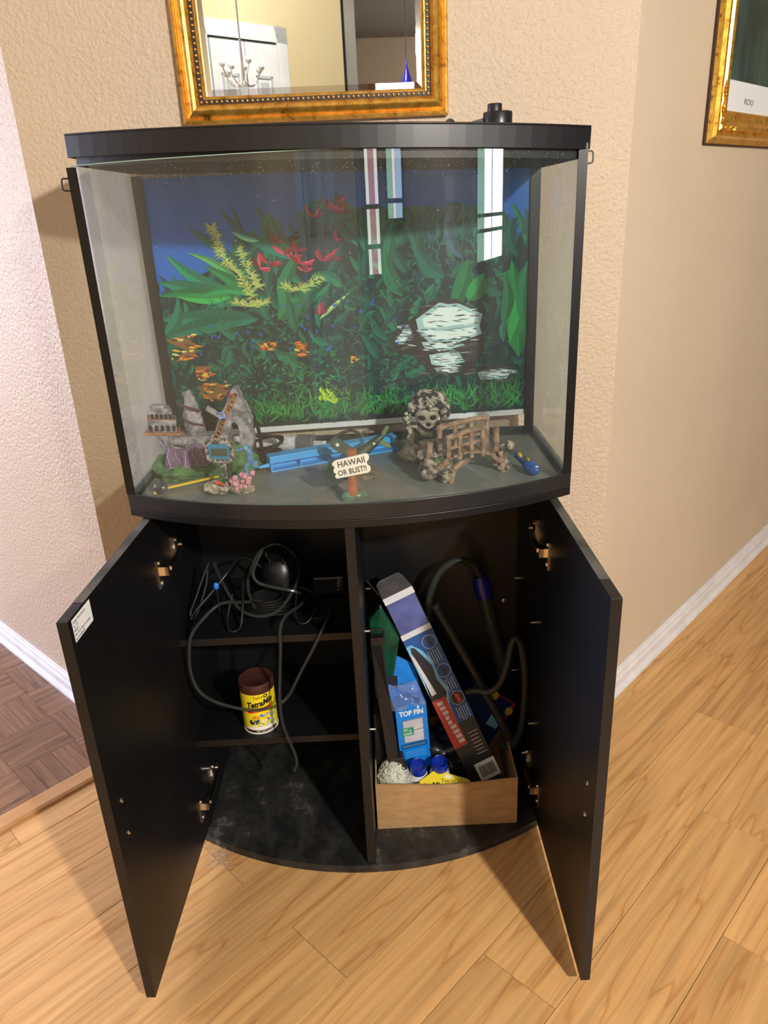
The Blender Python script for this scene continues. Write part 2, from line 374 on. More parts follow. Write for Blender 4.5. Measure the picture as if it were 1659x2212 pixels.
# entry windows with stained glass strips, and the frames round them
def winmat(name, col, st):
    mm, nt, b = NT(name); b.inputs['Base Color'].default_value = (0.1, .1, .1, 1); b.inputs['Emission Color'].default_value = col; b.inputs['Emission Strength'].default_value = st
winmat('sky_pane', (1, .98, 1, 1), 13); winmat('blue_pane', (.5, .7, 1, 1), 6); winmat('pink_pane', (1, .45, .5, 1), 3.2); winmat('green_pane', (.45, .85, .62, 1), 4.5); winmat('clear_pane', (1, 1, .95, 1), 7)
mat('window_wood', S(150, 105, 62), .4)
def window(n, x0, x1, z0, z1, strips, bars=()):
    wdo = MB(); t = .05
    for a, b_ in (((x0-t, z0-t), (x0, z1+t)), ((x1, z0-t), (x1+t, z1+t)), ((x0, z0-t), (x1, z0)), ((x0, z1), (x1, z1+t))):
        wdo.box2((a[0], -4.62, a[1]), (b_[0], -4.56, b_[1]))
    for z in bars: wdo.box2((x0, -4.6, z-.015), (x1, -4.57, z+.015))
    wo = struct(wdo.build('window_%d' % n, 'window_wood'))
    xs = x0; tot = sum(k for k, _ in strips)
    for k, mname in strips:
        xe = xs+(x1-x0)*k/tot; MB().box2((xs+.004, -4.597, z0), (xe-.004, -4.59, z1)).build('pane', mname, wo); xs = xe
window(1, 3.66, 4.80, .78, 1.72, [(2.2, 'green_pane'), (2.2, 'sky_pane'), (.3, 'blue_pane'), (3.5, 'sky_pane')], (1.02, 1.14))
window(2, .62, .90, .82, 1.64, [(1, 'clear_pane'), (1.6, 'pink_pane'), (1, 'clear_pane')], (1.0, 1.25))
window(3, 1.10, 1.45, 1.17, 1.64, [(1.4, 'green_pane'), (.7, 'clear_pane'), (1.6, 'blue_pane')], (1.28,))
# window of the left room (out of frame): frame round the daylight
lw = MB()
for a, b_ in (((-.35, .6), (-.27, 2.1)), ((.97, .6), (1.05, 2.1)), ((-.35, .6), (1.05, .68)), ((-.35, 2.02), (1.05, 2.1))): lw.box2((-3.45, a[0], a[1]), (-3.36, b_[0], b_[1]))
struct(lw.build('window_4', 'white_paint'))
# ------------------------------------------------------------------ aquarium stand
HW, YB, YF, BOW = .387, -.024, -.33, .1027
def outline(hw, yb, yf, bow, inset=0, n=32):
    R = (hw*hw+bow*bow)/(2*bow); cy = yf-bow+R; R2 = R-inset; h = hw-inset
    pts = [(-h, yb-inset), (h, yb-inset)]
    for i in range(n+1):
        x = h-2*h*i/n; pts.append((x, cy-math.sqrt(R2*R2-x*x)))
    return pts
def dustmat():
    mm, nt, b = NT('dusty_melamine')
    n = noise_node(nt, 9, 8, .62, stretch=(1.6, 1, 1)); n3 = noise_node(nt, 55, 6, .7)
    mx = nd(nt, 'ShaderNodeMath', operation='MULTIPLY_ADD'); mx.inputs[1].default_value = .45; nt.links.new(n3.outputs['Fac'], mx.inputs[0]); nt.links.new(n.outputs['Fac'], mx.inputs[2])
    r = ramp(nt, mx.outputs[0], [(.62, S(26, 26, 27)), (.82, S(50, 50, 48)), (.96, S(110, 108, 100))])
    nt.links.new(r.outputs[0], b.inputs['Base Color']); b.inputs['Roughness'].default_value = .5
dustmat()
mat('dusty_edge', S(58, 58, 56), .6, var=S(104, 102, 94), vscale=14)
st = thing('aquarium_stand', (0, -.2, 0), 'black bow-front cabinet stand with both doors open under the fish tank', 'cabinet')
MB().prism(outline(HW, YB, YF, BOW), .7655, .7795).build('top_panel', 'black_melamine', st, bevel=.001)
ol = outline(.366, -.034, -.318, .1085)
MB().prism(ol, 0, .018).build('bottom_panel', ['dusty_melamine'], st, bevel=.0008)
for sx in (-1, 1):
    MB().box2((sx*.352, -.034, .0182), (sx*.3665, -.30, .7653)).build('side_panel', 'black_melamine', st, bevel=.0006)
MB().box2((-.3518, -.034, .0182), (.3518, -.040, .7653)).build('back_panel', 'black_melamine', st)
MB().box2((-.0085, -.0402, .0182), (.0085, -.4216, .7653)).build('divider', 'black_melamine', st, bevel=.0006)
for z in (.488, .246):
    MB().box2((-.3517, -.0402, z-.0155), (-.0087, -.30, z)).build('shelf', 'black_melamine', st, bevel=.0006)
for (x, y, z) in ((.0085, -.06, .454), (.0085, -.255, .462), (.0085, -.2916, .2496), (.352, -.076, .472), (.352, -.2576, .4656), (.352, -.067, .2232), (.352, -.267, .2257), (-.352, -.27, .15)):
    sg = 1 if x < .1 and x > -.1 else -1
    if x < -.1: sg = 1
    MB().tube([(x+sg*.0002, y, z), (x+sg*.011, y, z)], .0027, 10).build('shelf_pin', 'steel', st)
sm = Matrix.Translation((.3246, -.0402, .3956)) @ Matrix.Rotation(pi/2, 4, 'X')
sc_ = MB().lathe([(.0058, 0), (.0056, .0012), (.003, .002), (.0, .002)], 16, sm).build('screw', 'steel', st, smooth=True)
cx_ = MB(); cx_.box((.3246, -.0424, .3956), (.0065, .0006, .0014)); cx_.box((.3246, -.0424, .3956), (.0014, .0006, .0065)); cx_.build('screw_slot', 'black_matte', sc_)
def door(sx, hinge, tip, zt):
    h = Vector((*hinge, 0)); t = Vector((*tip, 0)); d = (t-h).normalized(); L = (t-h).length; out = Vector((sx, 0, 0)); out = (out-d*out.dot(d)).normalized()
    Mx = frame_M(h+Vector((0, 0, .03)), d, out)        # local x along door, z outwards (thickness), y vertical (sign)
    up = Mx.to_3x3() @ Vector((0, 1, 0)); sgn = 1 if up.z > 0 else -1
    def P(a, z, o): return h+d*a+out*o+Vector((0, 0, z))
    b = MB(); b.add([P(a, z, o) for z in (.03, zt) for o in (0, .016) for a in (0, L)], [(0, 2, 3, 1), (4, 5, 7, 6), (0, 1, 5, 4), (2, 6, 7, 3), (0, 4, 6, 2), (1, 3, 7, 5)])
    dv = b.build('door', 'black_melamine', st, bevel=.0007)
    b = MB(); b.add([P(a, z, o) for z in (zt+.0001, zt+.0006) for o in (.0005, .0155) for a in (0, L*.86)], [(0, 2, 3, 1), (4, 5, 7, 6), (0, 1, 5, 4), (2, 6, 7, 3), (0, 4, 6, 2), (1, 3, 7, 5)])
    b.build('dust_layer', 'dusty_edge', dv)
    for zc in (.655, .105):
        b = MB()
        def bx(a0, a1, z0, z1, o0, o1): b.add([P(a, z, o) for z in (z0, z1) for o in (o0, o1) for a in (a0, a1)], [(0, 2, 3, 1), (4, 5, 7, 6), (0, 1, 5, 4), (2, 6, 7, 3), (0, 4, 6, 2), (1, 3, 7, 5)])
        bx(.026, .046, zc-.027, zc+.027, -.0022, -.0001)             # cup flange on the door
        for zz in (-.02, .02): b.tube([P(.036, zc+zz, -.0021), P(.036, zc+zz, -.0042)], .0036, 10)
        bx(.014, .030, zc-.0085, zc+.0085, -.0145, -.0022)            # elbow
        A = P(.016, zc, -.011); Bq = Vector((sx*(.352-.010), -.235, zc))
        b.tube([A, (A+Bq)/2+Vector((-sx*.003, 0, 0)), Bq], .0062, 6)
        b.box((sx*.348, -.225, zc), (.0075, .052, .013)); b.box((sx*.3495, -.232, zc), (.0045, .018, .05))
        for zz in (-.017, .017): b.tube([(sx*.347, -.232, zc+zz), (sx*.344, -.232, zc+zz)], .0036, 10)
        b.tube([(sx*.344, -.215, zc), (sx*.340, -.215, zc)], .0036, 10)
        b.build('hinge', 'nickel', dv)
    for zz in ((.4246, .3606) if sx < 0 else (.416, .354)):
        a = .349; b = MB(); q = P(a, zz, -.0001)
        b.lathe([(.0042, 0), (.004, .001), (.002, .0024), (0, .0026)], 12, frame_M(q, d, -out)); b.build('handle_screw', 'nickel', dv, smooth=True)
    b = MB(); zc = (.392 if sx < 0 else .385)
    pts = [P(.349, zc-.047, .016), P(.349, zc-.047, .026), P(.349, zc+.047, .026), P(.349, zc+.047, .016)]
    b.tube(pts, .0045, 8); b.build('handle', 'steel', dv, smooth=True)
    return dv, P, d, out
dvL, PL_, dL, oL = door(-1, (-.350, -.305), (-.3662, -.6894), .7595)
dvR, PR_, dR, oR = door(1, (.350, -.305), (.3512, -.6945), .7595)
# label on the left door
aL = .3145
lb = MB(); lb.add([PL_(a, z, o) for z in (.7222, .7562) for o in (-.0003, -.0001) for a in (aL, aL+.0605)], [(0, 2, 3, 1), (4, 5, 7, 6), (0, 1, 5, 4), (2, 6, 7, 3), (0, 4, 6, 2), (1, 3, 7, 5)])
lb.build('label', 'paper', dvL)['label'] = 'white printed paper label'
for i, (tx, zz) in enumerate((('Shengyi Wood Industry', .7490), ('Co., Ltd', .7427), ('08/2021', .7364), ('EPA TSCA Title VI compliant', .7301), ('for formaldehyde', .7242))):
    Mx = frame_M(PL_(aL+.0585, zz, -.00035), -dL, -oL)
    text_mesh(tx, .0052, Mx, 'label_text', 'dark_ink', dvL, sx=.82)
# dust bunny under the left corner
dbm = MB()
rg = random.Random(3)
for i in range(46):
    c = Vector((-.325+rg.gauss(0, .018), -.375+rg.gauss(0, .012), .0008+abs(rg.gauss(0, .003))))
    pts = []
    a = rg.random()*7
    for k in range(5): pts.append(c+Vector((math.cos(a+k*.5)*.005*k, math.sin(a+k*.4)*.005*k, abs(math.sin(k))*.003)))
    dbm.tube(pts, .00022, 3)
mat('lint', S(205, 196, 186), .9)
o = dbm.build('dust_lint', 'lint'); o['kind'] = 'stuff'; tag(o, 'wispy pale dust lint on the floor at the left front corner of the stand', 'dust')

# ------------------------------------------------------------------ aquarium
ZB = .780
aq = thing('aquarium', (0, -.2, ZB), 'empty bow-front glass fish tank with black frame on the open cabinet', 'aquarium')
glassmat('front_glass', (.97, .985, .975, 1), .05, (.72, .80, .76, 1), 5, 0, 1.62, .35, .8, stretch=(3, 3, .35))
glassmat('side_glass', (.90, .94, .92, 1), .36, (.60, .66, .61, 1), 3, .02, 1.5, .25, .8, stretch=(1, 1.5, .5))
glassmat('back_glass', (.95, .98, .97, 1), .02, (.7, .75, .72, 1), 6, .0, 1.12)
mat('tank_floor', S(118, 122, 116), .34, var=S(132, 136, 128), vscale=20)
mat('frame_plastic', S(26, 26, 27), .38, var=S(34, 34, 35), vscale=8)
mat('silicone', S(10, 10, 11), .3)
oo = outline(HW, YB, YF, BOW); oi_ = outline(HW, YB, YF, BOW, .0035)
MB().ring(oo, oi_, ZB, .807).build('bottom_frame', 'frame_plastic', aq, bevel=.0008)
MB().prism(outline(HW, YB, YF, BOW, .0045), .7835, .7895).build('tank_floor', 'tank_floor', aq)
def bowpane(inset, th, z0, z1, name, mt, par, xm=.0):
    po = outline(HW, YB, YF, BOW, inset)[2:]; pp = outline(HW, YB, YF, BOW, inset+th)[2:]; n = len(po); b = MB()
    vs = [Vector((*p, z)) for z in (z0, z1) for q in (po, pp) for p in q]; fs = []
    for i in range(n-1): fs += [(i, i+1, 2*n+i+1, 2*n+i), (n+i+1, n+i, 3*n+i, 3*n+i+1), (2*n+i, 2*n+i+1, 3*n+i+1, 3*n+i), (i+1, i, n+i, n+i+1)]
    fs += [(0, 2*n, 3*n, n), (n-1, 2*n-1, 4*n-1, 3*n-1)]
    b.add(vs, fs); return b.build(name, mt, par, smooth=True, ang=.5)
GT = 1.325
# single sheets: one fresnel layer each, as the coated material stands for the whole pane
def sheet(po, z0, z1, name, mt):
    b = MB(); n = len(po); b.add([Vector((*p, z)) for z in (z0, z1) for p in po], [(i, i+1, n+i+1, n+i) for i in range(n-1)]); return b.build(name, mt, aq, smooth=True)
sheet(outline(HW, YB, YF, BOW, .006)[2:], .79, GT, 'front_pane', 'front_glass')
for sx in (-1, 1): sheet([(sx*.381, -.032), (sx*.381, -.331)], .79, GT, 'side_pane', 'side_glass')
sheet([(-.380, -.0305), (.380, -.0305)], .79, GT, 'back_pane', 'back_glass')
mat('glass_edge', S(150, 175, 165), .2)
po = outline(HW, YB, YF, BOW, .005)[2:]; pq = outline(HW, YB, YF, BOW, .0085)[2:]
b = MB(); n = len(po); vs = [Vector((*p, z)) for z in (GT, GT+.0012) for q in (po, pq) for p in q]; fs = []
for i in range(n-1): fs += [(i, i+1, 2*n+i+1, 2*n+i), (n+i+1, n+i, 3*n+i, 3*n+i+1), (2*n+i, 2*n+i+1, 3*n+i+1, 3*n+i), (i+1, i, n+i, n+i+1)]
b.add(vs, fs).build('glass_edge', 'glass_edge', aq)
for sx in (-1, 1):
    MB().box2((sx*.3815, -.3325, .8072), (sx*.3855, -.318, GT-.002)).build('corner_strip', 'silicone', aq)
    MB().box2((sx*.3715, -.3345, .8072), (sx*.3855, -.3365, GT-.002)).build('corner_strip', 'silicone', aq)
    MB().box2((sx*.362, -.029, .7896), (sx*.3808, -.0335, GT-.004)).build('back_corner_strip', 'silicone', aq)
for sx in (-1, 1): MB().tube([(sx*.379, -.04, .7905), (sx*.379, -.325, .7905)], .0035, 6).build('floor_seal', 'silicone', aq)
for sx, z, y in ((-1, 1.302, -.326), (1, 1.306, -.312)):
    x0 = sx*.3862
    MB().tube(spline([(x0, y, z+.010), (x0+sx*.004, y, z+.007), (x0+sx*.0125, y, z+.006), (x0+sx*.0135, y, z-.007), (x0+sx*.010, y, z-.0095), (x0, y, z-.010)], 4), .0012, 6).build('wire_hook', 'rubber', aq)

# lime marks left by the water
mat('lime_scale', S(206, 210, 206), .8); mat('speck_grey', S(140, 146, 142), .8)
rg2 = random.Random(21); b = MB()
for i in range(70):
    y = rg2.gauss(-.285, .016); z = .802+abs(rg2.gauss(0, .035)); y = max(-.322, min(-.24, y)); h_ = rg2.uniform(.003, .014)
    b.face([(-.3803, y, z), (-.3803, y+rg2.uniform(.0006, .002), z+h_*.2), (-.3803, y+rg2.uniform(-.001, .002), z+h_), (-.3803, y-.0008, z+h_*.5)])
for i in range(40):
    y = rg2.uniform(-.31, -.06); z = rg2.uniform(.85, 1.3); h_ = rg2.uniform(.004, .03); b.face([(-.3803, y, z), (-.3803, y+.0007, z), (-.3803, y+.0009, z+h_), (-.3803, y+.0002, z+h_)])
o = b.build('lime_mark', 'lime_scale', aq); o['kind'] = 'stuff'
b = MB(); Rg_ = (HW*HW+BOW*BOW)/(2*BOW); cyg = YF-BOW+Rg_
for i in range(420):
    x = rg2.uniform(-.36, .36); z = 1.318-abs(rg2.gauss(0, .022)) if i < 360 else rg2.uniform(1.0, 1.3); r_ = rg2.uniform(.0003, .0008)*(1.6 if i > 400 else 1); a_ = x; yy = cyg-math.sqrt((Rg_-.0066)**2-x*x)
    b.face([(x+r_, yy, z), (x, yy, z+r_*1.3), (x-r_*.8, yy, z+.0002), (x, yy, z-r_)])
o = b.build('water_speck', 'speck_grey', aq); o['kind'] = 'stuff'

# ---- hood, its left end sitting a little high
hd = thing('aquarium_hood', (0, -.2, 1.327), 'flat black plastic lid resting slightly crooked on top of the fish tank', 'lid')
HM = Matrix.Translation((.0044, 0, 1.3255)) @ Matrix.Rotation(math.atan2(-.0112, .387)*-1, 4, 'Y') @ Matrix.Rotation(.0057*-1, 4, 'Z')
oh = outline(.3865, -.026, -.3305, BOW)
MB().ring(oh, outline(.3865, -.026, -.3305, BOW, .0025), 0, .029, HM).build('skirt', 'black_plastic', hd, bevel=.0006)
MB().prism(oh, .029, .0318, HM).build('top_panel', 'black_plastic', hd, bevel=.0012)
MB().ring(outline(.3865, -.026, -.3305, BOW, .0105), outline(.3865, -.026, -.3305, BOW, .0125), -.012, .0285, HM).build('inner_rim', 'black_matte', hd)
def hp(x, y, z=.0318): return HM @ Vector((x, y, z))
k_ = MB().lathe([(.0212, 0), (.0212, .0175), (.0202, .0187), (0, .0187)], 28, Matrix.Translation(hp(.2475, -.335))).build('feeder_cap', 'black_plastic', hd, smooth=True)
MB().lathe([(.0105, 0), (.0105, .009), (.0095, .0105), (0, .0107)], 24, Matrix.Translation(hp(.2425, -.335, .0507))).build('button', 'rubber', k_, smooth=True)
MB().add([hp(.185, -.338), hp(.232, -.338), hp(.232, -.326), hp(.185, -.326), hp(.232, -.338, .0445), hp(.232, -.326, .0445)], [(0, 1, 4), (3, 5, 2), (0, 4, 5, 3), (1, 2, 5, 4), (0, 3, 2, 1)]).build('lid_ramp', 'black_plastic', hd)
mat('clear_dome', (.8, .8, .8, 1), .05, trans=1)
MB().blob(hp(.178, -.335, .034), (.009, .009, .0095), 0, sub=2, flat=hp(.178, -.335).z).build('clear_bumper', 'clear_dome', hd, smooth=True)

# ------------------------------------------------------------------ mirror on the wall
def goldmat(name, c1, c2, c3, rough=.3):
    mm, nt, b = NT(name); n = noise_node(nt, 55, 8, .68, stretch=(1, 1, 1)); r = ramp(nt, n.outputs['Fac'], [(.33, c3), (.44, c2), (.62, c1)])
    nt.links.new(r.outputs[0], b.inputs['Base Color']); b.inputs['Metallic'].default_value = .75; b.inputs['Roughness'].default_value = rough
    n2 = noise_node(nt, 160, 4); bump(nt, b, n2.outputs['Fac'], .15, .0015)
goldmat('gold_leaf', S(232, 180, 84), S(206, 150, 62), S(124, 84, 34), .36)
goldmat('gold_bright', S(248, 200, 90), S(226, 164, 58), S(130, 84, 30), .27)
goldmat('bead_gold', S(232, 190, 120), S(210, 160, 92), S(150, 104, 54), .3)
mat('bead_black', S(30, 22, 16), .5)
def wp(s, z, d=0): return WB+wx*s+wn*d+Vector((0, 0, z))
mi = thing('wall_mirror', tuple(wp(-.03, 1.403)), 'gold framed wall mirror with a dark beaded inner border above the tank', 'mirror')
def mitred(prof, S0, S1, Z0, Z1, P, name, mts, par, sides='BLRT', bevel=0):
    out = []
    for sd in sides:
        b = MB(); n = len(prof); vs = []
        for e in (0, 1):
            for w_, d_ in prof:
                if sd == 'B': q = P((S0+w_) if e == 0 else (S1-w_), Z0+w_, d_)
                elif sd == 'T': q = P((S0+w_) if e == 0 else (S1-w_), Z1-w_, d_)
                elif sd == 'L': q = P(S0+w_, (Z0+w_) if e == 0 else (Z1-w_), d_)
                else: q = P(S1-w_, (Z0+w_) if e == 0 else (Z1-w_), d_)
                vs.append(q)
        fs = [(i, (i+1) % n, n+(i+1) % n, n+i) for i in range(n)]+[list(range(n)), list(range(n, 2*n))]
        b.add(vs, fs); out.append(b.build(name, mts, par, smooth=True, ang=.5))
    return out
MS0, MS1, MZ0, MZ1 = -.2745, .2125, 1.402, 2.10
prof = [(0, .001), (0, .016), (.002, .020), (.0065, .0215), (.0085, .0195), (.0095, .017), (.012, .019), (.017, .0245), (.022, .0265), (.027, .0245), (.031, .019), (.0325, .016), (.0325, .001)]
rails = mitred(prof, MS0, MS1, MZ0, MZ1, wp, 'frame_rail', 'gold_leaf', mi)
mitred([(.0327, .001), (.0327, .0145), (.0400, .0145), (.0400, .001)], MS0, MS1, MZ0, MZ1, wp, 'bead_strip', 'bead_black', mi)
mitred([(.0402, .001), (.0402, .0150), (.0425, .0155), (.0455, .0115), (.0455, .001)], MS0, MS1, MZ0, MZ1, wp, 'inner_lip', 'gold_leaf', mi)
bd = MB().blob(wp(0, 0, 0)*0, (.0026, .0026, .0026), 0, sub=2, seed=0); bead0 = MB(); bead0.v = [v.copy() for v in bd.v]; bead0.f = bd.f; bead0.c = bd.c; bead0.mi = bd.mi
ORG['_z'] = Vector((0, 0, 0))
be = bead0.build('bead', 'bead_gold', None, smooth=True); be.parent = mi; firstb = True
mo = ORG[mi.name]
def put_bead(p):
    global firstb
    o = be if firstb else copy_part(be, mi); firstb = False
    o.matrix_local = Matrix.Translation(Vector(p)-mo)
cs_, ce_ = MS0+.0365, MS1-.0365; nb = 45
for i in range(nb+1): put_bead(wp(cs_+(ce_-cs_)*i/nb, MZ0+.0365, .0155))
pitch = (ce_-cs_)/nb; nv = int((MZ1-MZ0-.073)/pitch)
for i in range(1, nv+1):
    for s_ in (cs_, ce_): put_bead(wp(s_, MZ0+.0365+i*pitch, .0155))
mm, nt, b = NT('mirror_silver'); b.inputs['Base Color'].default_value = (.86, .88, .87, 1); b.inputs['Metallic'].default_value = 1; b.inputs['Roughness'].default_value = .012
i0, bw = .0455, .011
mg = MB(); a0, a1, c0, c1 = MS0+i0, MS1-i0, MZ0+i0, MZ1-i0
q = [wp(a0, c0, .006), wp(a1, c0, .006), wp(a1, c1, .006), wp(a0, c1, .006), wp(a0+bw, c0+bw, .0072), wp(a1-bw, c0+bw, .0072), wp(a1-bw, c1-bw, .0072), wp(a0+bw, c1-bw, .0072)]
mg.add(q[4:]+[p-wn*.003 for p in q[4:]], [(0, 1, 2, 3), (7, 6, 5, 4), (0, 4, 5, 1), (1, 5, 6, 2), (2, 6, 7, 3), (3, 7, 4, 0)]); gl_ = mg.build('mirror_glass', 'mirror_silver', mi)
MB().add(q, [(0, 1, 5, 4), (1, 2, 6, 5), (2, 3, 7, 6), (3, 0, 4, 7)]).build('bevelled_edge', 'mirror_silver', gl_)

# ------------------------------------------------------------------ picture on the right wall
def rp(s, z, d=0): return CR+dr*s+nr*d+Vector((0, 0, z))
pc = thing('framed_picture', tuple(rp(.6, 1.345)), 'gold framed picture with white mat on the right-hand wall', 'picture')
PS0, PS1, PZ0, PZ1 = .345, 1.05, 1.345, 2.0
mat('frame_edge', S(60, 34, 18), .5)
mitred([(0, .001), (0, .006), (.003, .008), (.003, .001)], PS0, PS1, PZ0, PZ1, rp, 'frame_edge', 'frame_edge', pc)
mitred([(.003, .001), (.003, .0085), (.014, .016), (.018, .024), (.024, .0255), (.027, .022), (.032, .029), (.040, .032), (.044, .028), (.052, .021), (.060, .019), (.066, .022), (.070, .019), (.072, .012), (.072, .001)], PS0, PS1, PZ0, PZ1, rp, 'frame_rail', 'gold_bright', pc)
ob = MB()
rg = random.Random(5)
for i in range(11):
    ob.blob(rp(PS0+.052+.006*i+rg.uniform(-.002, .002), PZ0+.034+.003*math.sin(i*1.3), .029), (.005, .005, .004), .2, sub=1, seed=i)
    ob.blob(rp(PS0+.030+.002*math.sin(i*1.3), PZ0+.045+.0075*i, .030), (.004, .004, .006), .2, sub=1, seed=i+20)
ob.build('corner_scroll', 'gold_bright', pc, smooth=True)
MB().add([rp(s, z, d) for d in (.006, .009) for s, z in ((PS0+.07, PZ0+.07), (PS1-.07, PZ0+.07), (PS1-.07, PZ1-.07), (PS0+.07, PZ1-.07))], [(0, 1, 2, 3), (4, 5, 6, 7), (0, 1, 5, 4), (1, 2, 6, 5), (2, 3, 7, 6), (3, 0, 4, 7)]).build('mat_board', 'paper', pc)
mm, nt, b = NT('painting'); n = noise_node(nt, 9, 8, .65, stretch=(1, 1, .6)); r = ramp(nt, n.outputs['Fac'], [(.3, S(20, 34, 34)), (.45, S(34, 62, 58)), (.6, S(52, 90, 80)), (.75, S(120, 150, 140))]); nt.links.new(r.outputs[0], b.inputs['Base Color']); b.inputs['Roughness'].default_value = .25
pr_ = MB(); pr_.add([rp(s, z, .0095) for s, z in ((PS0+.098, PZ0+.135), (PS1-.098, PZ0+.135), (PS1-.098, PZ1-.1), (PS0+.098, PZ1-.1))], [(0, 1, 2, 3)]); pr_.build('print', 'painting', pc)
text_mesh('ROU', .018, frame_M(rp(PS0+.205, PZ0+.09, .0096), dr, nr), 'caption', 'grey_ink', pc, sx=1.6)
LEAVES = [(-0.094, 1.093, -0.229, 1.264, 0.0203, (28, 78, 74)), (-0.082, 1.128, -0.162, 1.265, 0.0187, (34, 84, 66)), (-0.163, 1.131, -0.204, 1.275, 0.014, (30, 74, 84)), (-0.036, 1.143, -0.034, 1.28, 0.0203, (30, 80, 62)), (-0.004, 1.141, -0.003, 1.286, 0.0172, (24, 70, 60)), (-0.088, 1.162, -0.208, 1.221, 0.0234, (20, 118, 84)), (-0.165, 1.114, -0.295, 1.232, 0.0187, (14, 88, 62)), (-0.203, 1.098, -0.341, 1.184, 0.0265, (10, 122, 72)), (-0.193, 1.107, -0.296, 1.184, 0.0156, (92, 150, 70)), (-0.181, 1.097, -0.268, 1.158, 0.0203, (20, 128, 60)), (-0.205, 1.081, -0.362, 1.132, 0.0343, (6, 110, 66)), (-0.187, 1.084, -0.368, 1.106, 0.0234, (14, 120, 58)), (-0.172, 1.052, -0.374, 1.062, 0.0359, (10, 110, 70)), (-0.199, 1.053, -0.38, 1.021, 0.0312, (8, 96, 60)), (-0.222, 1.099, -0.33, 1.104, 0.0203, (60, 150, 60)), (-0.167, 1.097, -0.285, 1.102, 0.0172, (18, 134, 64)), (-0.131, 1.095, -0.087, 1.175, 0.0265, (16, 112, 66)), (-0.117, 1.05, -0.127, 1.13, 0.0312, (18, 120, 64)), (-0.135, 1.05, -0.076, 1.092, 0.0265, (20, 110, 56)), (-0.101, 1.022, -0.113, 1.094, 0.0234, (14, 96, 60)), (0.08, 1.12, 0.103, 1.229, 0.0265, (24, 92, 58)), (0.115, 1.083, 0.083, 1.171, 0.0312, (14, 106, 60)), (0.162, 1.116, 0.147, 1.219, 0.0234, (26, 84, 60)), (0.145, 1.152, 0.112, 1.229, 0.0172, (30, 96, 64)), (0.235, 1.148, 0.2, 1.225, 0.0234, (40, 74, 90)), (0.216, 1.061, 0.244, 1.147, 0.0359, (22, 112, 54)), (0.244, 1.069, 0.276, 1.12, 0.0343, (40, 130, 52)), (0.347, 0.954, 0.329, 1.143, 0.0468, (28, 118, 44)), (0.328, 0.983, 0.357, 1.116, 0.0343, (40, 140, 50)), (0.355, 1.018, 0.361, 1.142, 0.0265, (24, 104, 50)), (0.313, 1.02, 0.316, 1.118, 0.0234, (30, 110, 60)), (0.198, 1.115, 0.145, 1.169, 0.0312, (24, 100, 66)), (0.034, 1.105, 0.057, 1.19, 0.0234, (20, 84, 60)), (-0.37, 1.025, -0.326, 1.104, 0.0234, (12, 100, 60)), (-0.385, 0.961, -0.305, 1.022, 0.0265, (10, 92, 60)), (-0.38, 0.903, -0.376, 0.988, 0.0312, (6, 88, 64)), (-0.052, 1.047, 0.011, 1.095, 0.0078, (150, 190, 110)), (-0.098, 1.049, -0.037, 1.126, 0.0281, (30, 100, 56)), (-0.156, 1.199, -0.207, 1.218, 0.0094, (120, 190, 150))]
REDS = [(-0.121, 1.193), (-0.143, 1.156), (-0.161, 1.149), (-0.097, 1.163), (-0.077, 1.14), (-0.087, 1.175), (-0.021, 1.159), (-0.035, 1.156), (-0.003, 1.258), (-0.012, 1.246), (0.002, 1.242), (-0.01, 1.193), (-0.052, 1.056), (-0.08, 1.153), (-0.11, 1.172), (-0.023, 1.251), (-0.046, 1.236)]
FRONDS = [[(-0.246, 1.228), (-0.236, 1.203), (-0.227, 1.169), (-0.199, 1.133), (-0.181, 1.097)], [(-0.214, 1.085), (-0.183, 1.08), (-0.155, 1.083)], [(-0.115, 1.112), (-0.084, 1.106), (-0.046, 1.126)], [(-0.193, 1.184), (-0.18, 1.141), (-0.165, 1.114)]]
DARK = [(-0.362, 1.106), (-0.289, 1.137), (-0.232, 1.16), (-0.16, 1.166), (-0.084, 1.213), (-0.026, 1.267), (0.024, 1.232), (0.058, 1.206), (0.121, 1.228), (0.173, 1.209), (0.235, 1.223), (0.289, 1.179), (0.364, 1.192), (0.373, 0.84), (0.233, 0.833), (0.038, 0.825), (-0.217, 0.811), (-0.406, 0.824)]
ROCKS = [[(0.09, 1.013), (0.142, 1.047), (0.17, 1.072), (0.221, 1.074), (0.276, 1.04), (0.274, 0.967), (0.243, 0.921), (0.167, 0.929), (0.135, 0.964), (0.093, 0.975)], [(0.258, 0.935), (0.305, 0.942), (0.339, 0.926), (0.32, 0.906), (0.267, 0.908)]]
WHITES = [[(0.146, 1.037), (0.188, 1.062), (0.225, 1.059), (0.267, 1.041), (0.262, 1.023), (0.22, 1.02), (0.178, 1.016), (0.15, 1.019)], [(0.146, 1.015), (0.197, 1.012), (0.262, 1.018), (0.267, 1.004), (0.225, 0.992), (0.169, 0.995)], [(0.154, 0.991), (0.22, 0.99), (0.234, 0.983), (0.196, 0.975), (0.159, 0.982)], [(0.168, 0.964), (0.22, 0.969), (0.234, 0.95), (0.196, 0.942), (0.172, 0.948)], [(0.177, 0.938), (0.224, 0.941), (0.22, 0.929), (0.186, 0.93)], [(0.098, 0.998), (0.123, 1.025), (0.13, 1.011), (0.112, 0.991)], [(0.267, 0.925), (0.305, 0.93), (0.334, 0.926), (0.32, 0.912), (0.272, 0.912)]]
